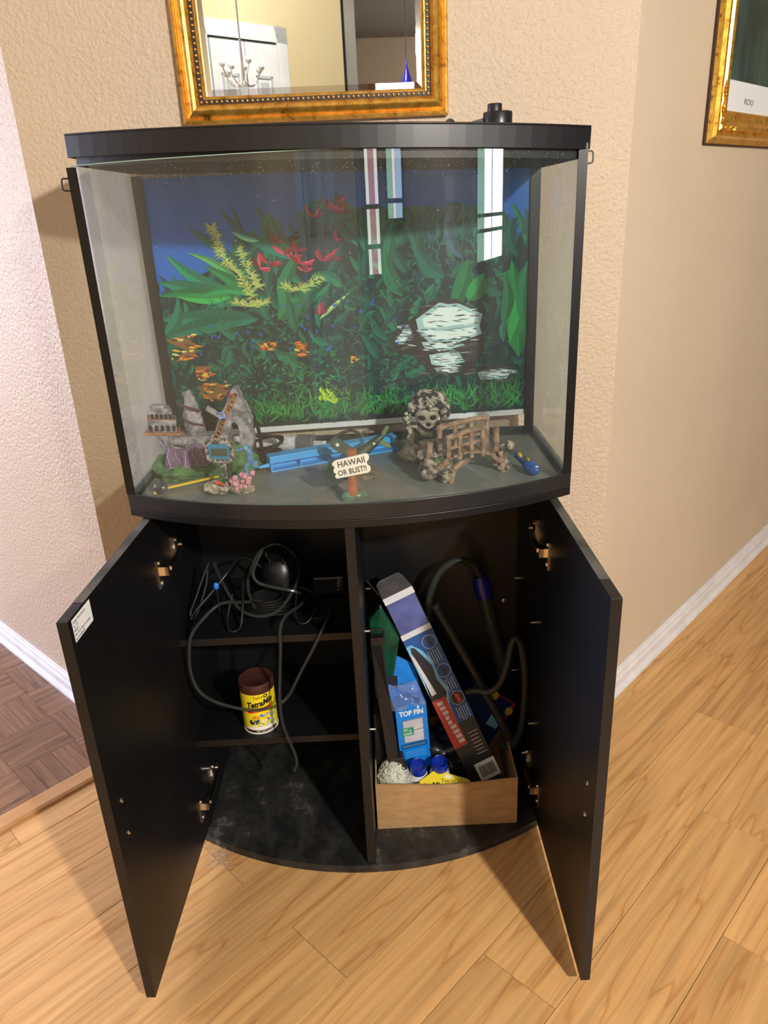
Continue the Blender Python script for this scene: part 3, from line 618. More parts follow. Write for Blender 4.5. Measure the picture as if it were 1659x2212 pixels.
WOODS = [[(-0.366, 1.02), (-0.328, 1.028), (-0.3, 1.008), (-0.311, 0.981), (-0.35, 0.976), (-0.327, 1.0)], [(-0.313, 0.965), (-0.278, 0.965), (-0.288, 0.944), (-0.309, 0.94)], [(-0.314, 0.924), (-0.271, 0.931), (-0.246, 0.916), (-0.266, 0.892), (-0.303, 0.901)], [(-0.181, 1.007), (-0.139, 1.007), (-0.146, 0.991), (-0.174, 0.991)], [(-0.103, 0.999), (-0.079, 1.002), (-0.086, 0.975), (-0.109, 0.98)], [(0.003, 0.97), (0.017, 0.971), (0.012, 0.96)]]
BUSH = [(-0.07, 0.945, 0.058, (52, 120, 52)), (-0.111, 0.909, 0.047, (40, 104, 50)), (0.12, 0.946, 0.055, (26, 104, 54)), (-0.185, 0.932, 0.047, (24, 110, 56)), (-0.239, 0.954, 0.039, (20, 96, 56)), (0.03, 1.034, 0.055, (26, 92, 58)), (0.015, 1.088, 0.047, (34, 98, 62)), (-0.246, 1.047, 0.062, (14, 92, 58)), (0.097, 1.084, 0.047, (20, 96, 56)), (-0.036, 0.886, 0.039, (110, 150, 50)), (-0.323, 0.9, 0.031, (18, 90, 58)), (0.172, 1.15, 0.047, (26, 80, 66)), (0.043, 0.921, 0.047, (20, 84, 60)), (0.244, 1.181, 0.039, (28, 84, 66)), (-0.136, 1.041, 0.055, (16, 74, 58))]
# ------------------------------------------------------------------ printed backdrop behind the back pane
po_ = thing('backdrop_poster', (0, -.0275, .81), 'printed aquarium backdrop with green plants, red leaves and white rock behind the glass', 'poster')
YP = -.0275
pz = lambda x: (.8155+.0173*(x+.372)/.744)            # lower edge, hung slightly askew
pc4 = [(-.372, pz(-.372)), (.372, pz(.372)), (.372, 1.317), (-.372, 1.317)]
MB().add([Vector((x, y, z)) for y in (YP, YP+.0004) for x, z in pc4], [(0, 1, 2, 3), (7, 6, 5, 4), (0, 4, 5, 1), (1, 5, 6, 2), (2, 6, 7, 3), (3, 7, 4, 0)]).build('sheet', 'paper', po_)
art = MB(); lay = [0]
def pf(pts, c):
    lay[0] += 1; y = YP-.00005-lay[0]*2.2e-7
    if c[1] > c[0]*1.15 and c[1] > c[2]*1.05 and c[0] < 110: c = (c[0]*.72, c[1]*.94, c[2]*1.18)
    cl = [(max(-.372, min(.372, x)), max(pz(x)+.0115, min(1.317, z))) for x, z in pts]
    art.face([Vector((x, y, z)) for x, z in cl], S(*[max(0, min(255, q*1.16)) for q in c]))
rg = random.Random(11)
for i in range(16):
    z0 = .83+(1.317-.83)*i/16; z1 = .83+(1.317-.83)*(i+1)/16; t = i/15
    pf([(-.372, z0), (.372, z0), (.372, z1), (-.372, z1)], (4+20*t, 92-2*t, 192-22*t))
def leaf(x0, z0, x1, z1, w, c, bend=0, rib=True):
    d = Vector((x1-x0, z1-z0)); n = Vector((-d.y, d.x)).normalized(); P = []; Q = []; M_ = []
    for k in range(9):
        t = k/8; m_ = Vector((x0, z0))+d*t+n*bend*math.sin(pi*t); ww = w*.5*(math.sin(pi*(t**.8))**.8 if 0 < t < 1 else 0)
        P.append(tuple(m_+n*ww)); Q.append(tuple(m_-n*ww)); M_.append(tuple(m_))
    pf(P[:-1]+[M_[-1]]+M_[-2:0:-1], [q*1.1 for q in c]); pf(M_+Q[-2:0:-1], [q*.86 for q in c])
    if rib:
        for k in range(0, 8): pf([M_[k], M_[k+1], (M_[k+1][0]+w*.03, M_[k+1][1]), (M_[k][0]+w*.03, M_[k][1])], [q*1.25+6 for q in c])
def jit(c, a): k = rg.uniform(-a, a); return (c[0]+k*.7, c[1]+k, c[2]+k*.7)
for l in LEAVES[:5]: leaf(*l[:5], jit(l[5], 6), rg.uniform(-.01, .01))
pf(DARK, (10, 44, 40))
for i in range(170):
    k = rg.randint(2, 11); t = rg.random(); x = DARK[k][0]*(1-t)+DARK[k+1][0]*t; z = DARK[k][1]*(1-t)+DARK[k+1][1]*t-rg.uniform(0, .05); a = rg.uniform(.9, 2.3); L_ = rg.uniform(.03, .085); g = rg.random()
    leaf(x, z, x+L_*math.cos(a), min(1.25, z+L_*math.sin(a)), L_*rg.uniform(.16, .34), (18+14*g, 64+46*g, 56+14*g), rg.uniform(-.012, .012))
for i in range(900):
    x = rg.uniform(-.37, .37); z = rg.uniform(.84, 1.14+.03*math.sin(x*9)); a = rg.uniform(0, 6.28); L_ = rg.uniform(.008, .03); g = rg.random()
    c = (8+30*g*g, 40+70*g, 36+26*g)
    leaf(x, z, x+L_*math.cos(a), z+L_*math.sin(a), L_*.3, c, rg.uniform(-.003, .003), False)
for i in range(150):
    x = rg.uniform(-.37, .36); z = rg.uniform(.92, 1.13); a = rg.uniform(.3, 2.8); L_ = rg.uniform(.03, .07); g = rg.random()
    leaf(x, z, x+L_*math.cos(a), z+L_*math.sin(a), L_*rg.uniform(.2, .36), (10+16*g, 52+64*g, 48+20*g), rg.uniform(-.012, .012))
for x, z, r, c in BUSH[11:]+BUSH[:4]:
    for i in range(110):
        a = rg.uniform(0, 6.28); q = r*math.sqrt(rg.random()); a2 = a+rg.uniform(-.6, .6); L_ = rg.uniform(.005, .013)
        leaf(x+q*math.cos(a), z+q*math.sin(a), x+q*math.cos(a)+L_*math.cos(a2), z+q*math.sin(a)+L_*math.sin(a2), L_*.35, jit(c, 30), 0, False)
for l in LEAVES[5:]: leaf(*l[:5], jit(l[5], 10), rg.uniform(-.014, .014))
for k in ROCKS: pf(k, (44, 40, 38))
for k in ROCKS:
    xs = [q[0] for q in k]; zs = [q[1] for q in k]
    for i in range(60):
        x = rg.uniform(min(xs)+.01, max(xs)-.02); z = rg.uniform(min(zs), max(zs)-.01); g = rg.uniform(26, 92); leaf(x, z, x+rg.uniform(.01, .03), z+rg.uniform(-.006, .006), .005, (g, g*.95, g*.9), 0, False)
for k in WHITES:
    cx = sum(q[0] for q in k)/len(k); cz = sum(q[1] for q in k)/len(k)
    k = [(cx+(x-cx)*1.1, cz+(z-cz)*1.22) for x, z in k]
    pf(k, (150, 184, 190)); pf([(cx+(x-cx)*.8, cz+(z-cz)*.72+.001) for x, z in k], (204, 228, 226))
    xs = [q[0] for q in k]; zs = [q[1] for q in k]
    for i in range(30):
        x = rg.uniform(min(xs), max(xs)-.01); z = rg.uniform(min(zs), max(zs)); g = rg.choice((40, 70, 110, 150, 235)); leaf(x, z, x+rg.uniform(.008, .025), z+rg.uniform(-.004, .002), .0022, (g*.9, g, g), 0, False)
for k in WOODS:
    pf(k, (120, 84, 50)); xs = [q[0] for q in k]; zs = [q[1] for q in k]
    for i in range(26):
        x = rg.uniform(min(xs), max(xs)-.008); z = rg.uniform(min(zs), max(zs)); c = rg.choice(((206, 120, 40), (224, 160, 70), (90, 60, 40), (60, 52, 44), (180, 84, 34), (200, 190, 110))); leaf(x, z, x+rg.uniform(.004, .018), z+rg.uniform(-.005, .004), .0045, c, 0, False)
for x, z, r, c in BUSH[4:11]:
    for i in range(90):
        a = rg.uniform(0, 6.28); q = r*math.sqrt(rg.random()); L_ = rg.uniform(.006, .016); a2 = rg.uniform(0, 6.28)
        leaf(x+q*math.cos(a), z+q*math.sin(a)*.8, x+q*math.cos(a)+L_*math.cos(a2), z+q*math.sin(a)*.8+L_*math.sin(a2), L_*.16, jit(c, 28), 0, False)
for fr_ in FRONDS:
    pts = spline([(x, z, 0) for x, z in fr_], 8)
    for i, p in enumerate(pts):
        for k in range(7):
            a = rg.uniform(-.7, 3.8); L_ = rg.uniform(.006, .017); c = (rg.uniform(130, 190), rg.uniform(160, 200), rg.uniform(80, 120))
            leaf(p.x, p.y, p.x+L_*math.cos(a), p.y+L_*math.sin(a), .0018, c, rg.uniform(-.001, .001), False)
for x, z in REDS:
    for k in range(5):
        a = rg.uniform(-.4, 2.8); L_ = rg.uniform(.012, .032); c = rg.choice(((150, 34, 56), (112, 28, 44), (178, 66, 90), (92, 30, 44)))
        leaf(x, z, x+L_*math.cos(a), z+L_*math.sin(a), L_*.3, c, rg.uniform(-.003, .003))
for i in range(520):
    x = rg.uniform(-.37, .37); z = pz(x)+rg.uniform(.012, .05); g = rg.uniform(14, 44); leaf(x, z, x+.006, z+rg.uniform(-.002, .002), .003, (g, g*1.05, g), 0, False)
for i in range(420):
    cl = rg.choice((-.17, -.12, -.06, -.02, .03, .09, .2, .24, .29, .33)); x = cl+rg.gauss(0, .016); z = pz(x)+rg.uniform(.016, .05); a = rg.uniform(.5, 2.65); L_ = rg.uniform(.018, .05); g = rg.random()
    leaf(x, z, x+L_*math.cos(a), z+L_*math.sin(a), .0032, (26+60*g*g, 84+74*g, 40+16*g), rg.uniform(-.008, .008), False)
for i in range(14):
    x = -.05+rg.gauss(0, .012); z = .885+rg.gauss(0, .014); leaf(x, z, x+rg.uniform(-.012, .012), z+.012, .007, (150, 190, 40), 0)
# red-brown tall leaves and blue gaps
for i in range(30):
    x = rg.uniform(-.3, .12); z = rg.uniform(.98, 1.08); pf([(x, z), (x+.004, z+.001), (x+.005, z+.006), (x+.001, z+.005)], (36, 80, 190))
colmat('backdrop_print', .5, .3)
o = art.build('print', 'backdrop_print', po_)
# ------------------------------------------------------------------ ornaments on the tank floor
ZT = .7897
mat('ruin_stone', S(176, 174, 176), .75, var=S(104, 102, 106), vscale=70, bmp=(.8, .004), bscale=160)
mat('ruin_ledge', S(176, 122, 72), .7, var=S(130, 92, 60), vscale=60)
mat('moss', S(96, 140, 78), .85, var=S(52, 92, 56), vscale=60, bmp=(1, .005), bscale=240)
mat('drape', S(124, 96, 128), .6, var=S(96, 72, 104), vscale=30); mat('drape_edge', S(190, 170, 196), .6)
mat('vine', S(86, 60, 56), .8); mat('hole_dark', S(26, 26, 30), .8)
mat('crystal', S(80, 130, 215), .4, var=S(150, 190, 240), vscale=150)
mat('red_bit', S(170, 50, 64), .6)
ca = thing('castle_ruin_ornament', (-.295, -.185, ZT), 'grey ruined castle ornament with purple drape and mossy green base', 'ornament')
b = MB(); b.blob((-.318, -.212, ZT+.012), (.047, .030, .022), .18, 3, 4, 3, flat=ZT); b.blob((-.358, -.18, ZT+.012), (.026, .030, .024), .2, 3, 3, 5, flat=ZT); b.blob((-.245, -.185, ZT+.02), (.062, .032, .042), .2, 2.5, 4, 8, flat=ZT)
b.build('mossy_base', 'moss', ca, smooth=True)
def rotz(a): return Matrix.Rotation(a, 3, 'Z')
def roty(a): return Matrix.Rotation(a, 3, 'Y')
Rt = rotz(.25) @ roty(.12)
hull = MB(); hull.add([(-.378, -.165, .871), (-.330, -.215, .871), (-.262, -.195, .864), (-.30, -.15, .868), (-.362, -.165, .825), (-.325, -.208, .822), (-.268, -.19, .822), (-.30, -.155, .822)], [(0, 3, 2, 1), (4, 5, 6, 7), (0, 1, 5, 4), (1, 2, 6, 5), (2, 3, 7, 6), (3, 0, 4, 7)])
hull.build('hull_wall', 'ruin_stone', ca, bevel=.002)
for k, (cx, cy, cz, sx_, sy_, sz_) in enumerate(((-.352, -.180, .888, .052, .036, .024), (-.352, -.176, .908, .040, .030, .016))):
    tr = MB().box((cx, cy, cz), (sx_, sy_, sz_), Rt).build('tower_tier', 'ruin_stone', ca, bevel=.002)
    ar = MB()
    for i in range(5):
        q = Rt @ Vector((-sx_/2+sx_*(i+.5)/5, -sy_/2-.0003, -.001)); ar.lathe([(.0032, -.0004), (.0032, .0004)], 10, frame_M(Vector((cx, cy, cz))+q, Rt @ Vector((1, 0, 0)), Rt @ Vector((0, -1, 0)))); ar.box(Vector((cx, cy, cz))+q-Vector((0, 0, .004)), (.0062, .0007, .008), Rt)
    ar.build('arch', 'hole_dark', tr)
MB().box((-.353, -.181, .8745), (.066, .046, .005), Rt).build('ledge', 'ruin_ledge', ca, bevel=.001)
MB().box((-.352, -.178, .899), (.052, .036, .004), Rt).build('ledge', 'ruin_ledge', ca, bevel=.001)
mr = MB(); mr.box((-.352, -.176, .918), (.036, .026, .004), Rt); mr.box((-.356, -.176, .922), (.022, .02, .005), Rt); mr.build('broken_roof', 'ruin_stone', ca, bevel=.001)
pil = MB(); pil.tube(spline([(-.288, -.175, .845), (-.290, -.178, .87), (-.293, -.18, .90), (-.292, -.18, .925), (-.297, -.18, .9485)], 6), [.021, .021, .021, .020, .0195, .0195, .0185, .0185, .0185, .019, .0185, .018, .0175, .0165, .0155, .014, .013, .012, .0115, .011, .010, .010, .0095, .009, .009], 12)
for v in pil.v: v += Vector((noise.noise(v*130)*.0035, noise.noise(v*130+Vector((5, 0, 0)))*.0035, noise.noise(v*90)*.001))
p_ = pil.build('stone_pillar', 'ruin_stone', ca, smooth=True)
vn = MB(); vn.tube(spline([(-.315, -.19, .93), (-.295, -.203, .924), (-.274, -.195, .915), (-.285, -.165, .908), (-.31, -.18, .90), (-.292, -.2, .893), (-.27, -.19, .885)], 6), .0022, 5); vn.build('vine', 'vine', p_, smooth=True)
# leaning ruined nave: an extruded outline with an arched opening
M_xz = frame_M((0, -.178, 0), (1, 0, 0), (0, -1, 0))
out = [(-.276, .842), (-.262, .862), (-.252, .872), (-.246, .888), (-.240, .901), (-.226, .922), (-.212, .951), (-.204, .9525), (-.199, .940), (-.1945, .925), (-.191, .9225), (-.188, .910), (-.185, .908), (-.184, .897), (-.1815, .892), (-.184, .872), (-.181, .850), (-.187, .832), (-.20, .824), (-.213, .836), (-.2065, .858), (-.208, .883), (-.2155, .8885), (-.222, .882), (-.225, .86), (-.229, .842), (-.24, .828), (-.262, .828)]
nv_ = MB(); nv_.prism(out, -.016, .016, M_xz)
for v in nv_.v: pass
nave = nv_.build('ruined_nave', 'ruin_stone', ca, bevel=.0025)
bnd = MB(); pth = [(-.270, .848), (-.254, .864), (-.2475, .872), (-.2415, .889), (-.2365, .897), (-.222, .921), (-.2085, .944)]
for i in range(len(pth)-1):
    (x0, z0), (x1, z1) = pth[i], pth[i+1]; d = Vector((x1-x0, 0, z1-z0)); c = Vector(((x0+x1)/2+.0045, -.1955, (z0+z1)/2-.002)); bnd.box(c, (d.length+.002, .004, .0085), roty(-math.atan2(d.z, d.x)))
band = bnd.build('carved_band', 'ruin_ledge', ca)
wn_ = MB()
for i in range(11):
    t = i/10*(len(pth)-1.001); k = int(t); f = t-k; x = pth[k][0]*(1-f)+pth[k+1][0]*f+.0045; z = pth[k][1]*(1-f)+pth[k+1][1]*f-.002
    wn_.box((x, -.1977, z), (.0028, .0006, .005), roty(-.5))
wn_.build('carved_window', 'hole_dark', band)
MB().tube([(-.262, -.19, .918), (-.236, -.19, .898)], .0058, 10).build('fallen_column', 'ruin_stone', ca, smooth=True)
MB().tube([(-.333, -.224, .868), (-.298, -.222, .862)], .0068, 10).build('fallen_column', 'ruin_stone', ca, smooth=True)
cr = MB()
for i in range(9): cr.blob((-.234+rg.uniform(-.006, .006), -.199, .9035+rg.uniform(-.007, .006)), (.0028, .0028, .0028), .3, sub=1, seed=i)
cr.build('blue_crystal', 'crystal', ca)
MB().blob((-.214, -.196, .9405), (.0035, .003, .0045), .2, sub=2).build('red_tile', 'red_bit', ca)
dg_ = MB(); nu, nv2 = 36, 10; vs = []
for j in range(nv2+1):
    for i in range(nu+1):
        t = i/nu; x = -.340+.088*t; fold = math.sin(t*pi*6.5); sag = abs(math.sin(t*pi*1.5))
        top = .861-.010*math.sin(pi*((t*1.7) % 1)); bot = .8135+.006*abs(math.sin(t*pi*5))
        z = top+(bot-top)*j/nv2; vs.append((x+.002*math.sin(j*.6+i*.4), -.228-.006*fold*(j/nv2)-.004*j/nv2+.018*t*t, z))
dg_.add(vs, [(j*(nu+1)+i, j*(nu+1)+i+1, (j+1)*(nu+1)+i+1, (j+1)*(nu+1)+i) for j in range(nv2) for i in range(nu)])
dp = dg_.build('purple_drape', 'drape', ca, smooth=True); sm_ = dp.modifiers.new('s', 'SOLIDIFY'); sm_.thickness = .0015
de = MB()
for ii in (2, 8, 14, 20, 26, 32):
    de.tube([Vector(vs[j*(nu+1)+ii+(1 if j > 5 else 0)])+Vector((0, -.0012, 0)) for j in range(1, nv2+1)], .0007, 4)
de.tube([Vector(vs[nv2*(nu+1)+i])+Vector((0, -.0006, 0)) for i in range(nu+1)], .0007, 4)
de.build('fold_highlight', 'drape_edge', dp)

# ---- seahorse thermometer ornament
mat('pebbly', S(206, 196, 170), .8, var=S(92, 88, 70), vscale=110, bmp=(1, .004), bscale=200)
mat('plate_grey', S(170, 168, 156), .8, var=S(62, 64, 60), vscale=140, lo=.42, hi=.55); mat('bezel_blue', S(40, 128, 168), .5); mat('lcd', S(62, 78, 70), .25)
mat('seahorse', S(104, 160, 196), .5, var=S(66, 118, 160), vscale=120); mat('coral_pink', S(226, 168, 172), .7, var=S(180, 110, 118), vscale=120); mat('coral_red', S(216, 92, 60), .7)
tm = thing('thermometer_ornament', (-.215, -.305, ZT), 'seahorse ornament with a small digital thermometer plate and pink coral', 'ornament')
b = MB(); b.blob((-.236, -.303, ZT+.009), (.024, .014, .014), .25, 3, 3, 2, flat=ZT); b.blob((-.192, -.306, ZT+.008), (.024, .013, .013), .25, 3, 3, 4, flat=ZT); b.build('pebble_base', 'pebbly', tm, smooth=True)
MB().tube(spline([(-.218, -.303, .80), (-.2195, -.304, .82), (-.219, -.305, .852)], 5), [.0085, .0075, .007, .0065, .006, .0055, .005, .005, .005, .005, .005], 10).build('post', 'plate_grey', tm, smooth=True)
oc = [(-.246, .856), (-.240, .849), (-.206, .847), (-.1975, .853), (-.196, .882), (-.203, .891), (-.238, .893), (-.246, .886)]
Mp = Matrix(((1, 0, 0, 0), (0, 0, 1, 0), (0, 1, 0, 0), (0, 0, 0, 1)))
MB().prism(oc, -.313, -.305, Mp).build('plate', 'plate_grey', tm, bevel=.0015)
bz = MB().prism([(-.239, .8575), (-.207, .8555), (-.2045, .859), (-.2045, .878), (-.209, .8825), (-.237, .884), (-.240, .880)], -.3148, -.3128, Mp).build('bezel', 'bezel_blue', tm)
MB().prism([(-.2355, .8625), (-.2075, .861), (-.2075, .875), (-.2355, .8765)], -.3156, -.3146, Mp).build('display', 'lcd', bz)
b = MB(); b.tube(spline([(-.196, -.31, .869), (-.185, -.312, .871), (-.177, -.312, .874), (-.171, -.312, .866), (-.172, -.312, .852), (-.178, -.312, .84), (-.178, -.312, .828), (-.172, -.312, .82), (-.168, -.312, .826)], 5), [.0022]*5+[.003]*4+[.006, .0065, .0062, .006, .006, .0064, .0066, .0066, .0066, .0064, .006, .0058, .0055, .005, .0046, .0043, .004, .0038, .0035, .0033, .003, .003, .003, .0028, .0026, .0025, .0024, .002, .002, .002, .0018, .0016][:32], 10)
sh = b.build('seahorse', 'seahorse', tm, smooth=True)
b = MB()
for i in range(9): z = .862-.0045*i; b.box((-.1675-.0004*i+(.004*math.sin(i*.35)), -.3135, z), (.006, .003, .0012), roty(.3))
b.add([(-.168, -.312, .85), (-.158, -.312, .848), (-.157, -.312, .836), (-.167, -.312, .838), (-.168, -.310, .85), (-.158, -.310, .848), (-.157, -.310, .836), (-.167, -.310, .838)], [(0, 1, 2, 3), (4, 5, 6, 7), (0, 1, 5, 4), (1, 2, 6, 5), (2, 3, 7, 6), (3, 0, 4, 7)])
b.build('fin', 'seahorse', sh)
b = MB()
for i in range(22): b.blob((-.188+rg.gauss(0, .008), -.318+rg.uniform(-.002, .006), ZT+.012+rg.uniform(0, .028)), (.005, .0045, .005), .35, 4, 2, i)
b.build('coral', 'coral_pink', tm, smooth=True)
b = MB()
for i in range(6): b.blob((-.228+rg.gauss(0, .003), -.318, .812+rg.uniform(-.003, .004)), (.0032, .003, .003), .4, 4, 1, i)
b.build('red_anemone', 'coral_red', tm)
mat('leaf_blade', S(54, 112, 58), .6)
b = MB()
for i in range(6): b.tube([(-.229+.002*i, -.312, .81), (-.2305+.003*i, -.313, .835-.002*i)], [.0012, .0003], 4)
b.build('grass_blade', 'leaf_blade', tm)

# ---- yellow thermometer stick with suction cup
mat('yellow', S(236, 206, 30), .45); mat('cup_rubber', S(62, 64, 66), .3)
ys = thing('yellow_ruler_stick', (-.30, -.27, ZT), 'yellow marked plastic stick with a grey suction cup lying beside the castle', 'thermometer')
d_ = Vector((.0835, .0485, .001)).normalized(); o_ = Vector((-.337, -.284, ZT+.0065))
b = MB(); Rs = Matrix((d_, Vector((0, 0, 1)).cross(d_), Vector((0, 0, 1)))).transposed(); b.box(o_+d_*.052, (.104, .008, .003), Rs); b.build('stick', 'yellow', ys, bevel=.0006)
b = MB()
for i in range(20): b.box(o_+d_*(.006+.005*i)+Rs @ Vector((0, .0015, .0017)), (.0008, .004 if i % 5 == 0 else .0025, .0004), Rs)
b.build('graduation', 'dark_ink', ys)
b = MB(); Mc = Matrix.Translation((-.338, -.296, ZT+.0125)) @ Matrix.Rotation(1.15, 4, 'X'); b.lathe([(.0125, -.001), (.0125, 0), (.009, .003), (.004, .005), (.003, .009), (0, .009)], 22, Mc); b.build('suction_cup', 'cup_rubber', ys, smooth=True)
MB().blob((-.349, -.297, ZT+.0035), (.0035, .0035, .0035), 0, sub=2).build('tip', 'yellow', ys, smooth=True)

# ---- blue gravel scraper
mat('scraper_blue', S(72, 172, 240), .35)
sp = thing('blue_scraper', (-.03, -.16, ZT), 'long light blue plastic channel bar lying across the middle of the tank floor', 'scraper')
A = Vector((-.152, -.2065, ZT)); B_ = Vector((.094, -.1005, ZT)); d_ = (B_-A).normalized(); nrm = Vector((d_.y, -d_.x, 0)); L_ = (B_-A).length
def spx(a, n_, z): return A+d_*a-nrm*n_+Vector((0, 0, z))
def sbar(b, a0, a1, n0, n1, z0, z1): b.add([spx(a, n_, z) for z in (z0, z1) for n_ in (n0, n1) for a in (a0, a1)], [(0, 2, 3, 1), (4, 5, 7, 6), (0, 1, 5, 4), (2, 6, 7, 3), (0, 4, 6, 2), (1, 3, 7, 5)])
b = MB(); sbar(b, 0, L_, 0, .030, .0, .003); sbar(b, 0, L_, .004, .030, .016, .030); b.build('bar', 'scraper_blue', sp, bevel=.0008)
b = MB(); sbar(b, 0, .003, 0, .030, .003, .016); sbar(b, .06, .062, .004, .028, .003, .016); sbar(b, .20, .202, .004, .028, .003, .016); sbar(b, 0, L_, .024, .030, .003, .016); b.build('rib', 'scraper_blue', sp)
b = MB(); b.tube([spx(0, .012, .012), spx(-.012, .012, .0115), spx(-.02, .012, .011)], [.005, .0035, .003], 10); b.build('nozzle', 'scraper_blue', sp, smooth=True)

# ---- heater with ribbed guard and black cables
mat('heater_silver', S(214, 218, 220), .3, var=S(160, 164, 168), vscale=90, lo=.5, hi=.75); mat('rib_grey', S(112, 116, 120), .5)
ht = thing('aquarium_heater', (-.15, -.06, ZT), 'silver tube heater with ribbed grey guard lying at the back of the tank', 'heater')
def cyl(b, a, c, r, n=20): b.tube([a, c], r, n)
b = MB(); cyl(b, Vector((-.245, -.052, ZT+.0165)), Vector((-.112, -.075, ZT+.0165)), .0155); tb = b.build('tube', 'heater_silver', ht, smooth=True)
for zz, tx in ((.0, 'CE  50W'),): text_mesh('IPX8', .006, frame_M((-.140, -.0865, ZT+.019), (-.0, .0, 1), (-.17, -.98, .1)), 'marking', 'dark_ink', ht)
b = MB(); a0 = Vector((-.112, -.075, ZT+.0165)); a1 = Vector((-.080, -.081, ZT+.0165))
for i in range(11): t = i/10; q = a0.lerp(a1, t); b.tube([q, q+(a1-a0).normalized()*.0018], .019, 18)
b.tube([a0, a1], .0145, 14); b.tube([a1-(a1-a0)*.12, a1], .019, 18); b.build('ribbed_guard', 'rib_grey', ht, smooth=True)
b = MB(); b.tube([a1, a1+(a1-a0).normalized()*.028], .006, 12); b.build('neck', 'heater_silver', ht, smooth=True)
cb = MB(); cb.tube(spline([(-.052, -.086, ZT+.017), (-.03, -.075, ZT+.03), (.0, -.06, ZT+.034), (.02, -.055, ZT+.02), (.03, -.06, ZT+.004)], 6), .0032, 7)
cb.build('cable', 'rubber', ht, smooth=True)
bc = thing('black_power_cord', (-.19, -.11, ZT), 'bundled black power cord coiled beside the heater in the tank', 'cord')
for q in range(5):
    cx, cy = -.185+rg.uniform(-.008, .008), -.115+rg.uniform(-.006, .006); r = .042-.004*q
    pts = [(cx+r*1.35*math.cos(t*.5236), cy+r*.55*math.sin(t*.5236), ZT+.004+.004*q+.018*(1+math.sin(t*.5236+q)) if q % 2 else ZT+.004+.003*q) for t in range(12)]
    MB().tube(spline(pts, 4, True), .0032, 6, closed=True).build('coil', 'rubber', bc, smooth=True)
MB().tube(spline([(-.23, -.06, .83), (-.222, -.07, .875), (-.205, -.09, .868), (-.196, -.105, .845), (-.192, -.13, .812), (-.176, -.145, ZT+.004), (-.16, -.15, ZT+.004)], 6), .0042, 7).build('cord_loop', 'rubber', bc, smooth=True)
MB().tube(spline([(-.234, -.055, .85), (-.226, -.06, .882), (-.2, -.085, .88), (-.186, -.1, .85), (-.18, -.12, .81)], 6), .004, 7).build('cord_loop', 'rubber', bc, smooth=True)
MB().tube([(-.202, -.110, .834), (-.198, -.114, .834), (-.189, -.118, .836), (-.186, -.110, .838)], .0013, 6).build('twist_tie', 'ruin_ledge', bc)

# ---- HAWAII OR BUST sign
mat('post_brown', S(172, 108, 72), .4, var=S(140, 84, 56), vscale=60); mat('sign_cream', S(244, 238, 222), .45); mat('rock_green', S(112, 146, 124), .3, var=S(70, 104, 84), vscale=60)
sg = thing('hawaii_sign_ornament', (.009, -.368, ZT), 'cream signpost ornament lettered HAWAII OR BUST on a brown post', 'sign')
MB().blob((.009, -.366, ZT+.006), (.0225, .014, .013), .12, 3, 3, 9, flat=ZT).build('rock_base', 'rock_green', sg, smooth=True)
b = MB(); b.tube(spline([(.008, -.370, .798), (.008, -.369, .82), (.0085, -.367, .85), (.0095, -.365, .873), (.0095, -.365, .8805)], 5), [.0095]*5+[.0088]*5+[.0085]*5+[.0088]*3+[.0075, .005, .002], 14); b.build('post', 'post_brown', sg, smooth=True)
Ms = frame_M((.0095, -.379, .855), (math.cos(.17), 0, math.sin(.17)), (0, -1, .12))
bo = [(-.0305, -.0165), (.024, -.0175), (.0285, -.014), (.029, -.008), (.0255, -.004), (.024, 0), (.0285, .004), (.0305, .008), (.030, .013), (.026, .0155), (-.024, .0145), (-.031, .012), (-.0325, .007), (-.029, .0035), (-.0325, -.001), (-.0325, -.006), (-.029, -.0085), (-.0325, -.012)]
MB().prism(bo, -.0025, .0025, Ms).build('board', 'sign_cream', sg, bevel=.0012)
def T_(x, y, z=.0027): return Ms @ Matrix.Translation((x, y, z))
text_mesh('HAWAII', .0142, T_(-.024, .0015), 'lettering', 'dark_ink', sg, bold=.0002, sx=.92)
text_mesh('OR BUST!!', .0128, T_(-.026, -.0125), 'lettering', 'dark_ink', sg, bold=.0002, sx=.84)

# ---- wrecked plane on a rock
mat('plane_green', S(48, 62, 46), .5, var=S(66, 80, 58), vscale=40); mat('rock_tan', S(128, 120, 104), .8, var=S(82, 76, 66), vscale=90, bmp=(1, .004), bscale=200); mat('plane_tail', S(104, 122, 84), .5)
pn_ = thing('plane_wreck_ornament', (.015, -.235, ZT), 'dark green crashed plane ornament with white stars on a flat rock', 'ornament')
MB().blob((.018, -.243, ZT+.004), (.042, .033, .013), .12, 3, 3, 12, flat=ZT).build('rock_base', 'rock_tan', pn_, smooth=True)
b = MB(); b.tube(spline([(.004, -.235, .815), (.028, -.225, .832), (.048, -.222, .846), (.064, -.220, .858)], 5), [.013, .0125, .012, .0115, .011, .0105, .010, .0095, .009, .0085, .008, .0075, .007, .006, .005, .004], 12); fz = b.build('fuselage', 'plane_green', pn_, smooth=True)
b = MB(); b.prism([(0, 0), (.014, .016), (.020, .028), (.013, .030), (.002, .012), (-.006, .004)], -.0012, .0012, frame_M((.056, -.221, .846), (1, 0, 0), (0, -1, 0))); b.prism([(0, 0), (.022, -.008), (.026, -.018), (.016, -.018), (-.004, -.004)], -.0012, .0012, frame_M((.052, -.222, .852), (1, 0, 0), (0, -1, .6)))
b.build('tail_fin', 'plane_tail', pn_, bevel=.0005)
Mw = frame_M((-.012, -.225, .838), (-.82, .1, .55), (-.25, -.9, .35))
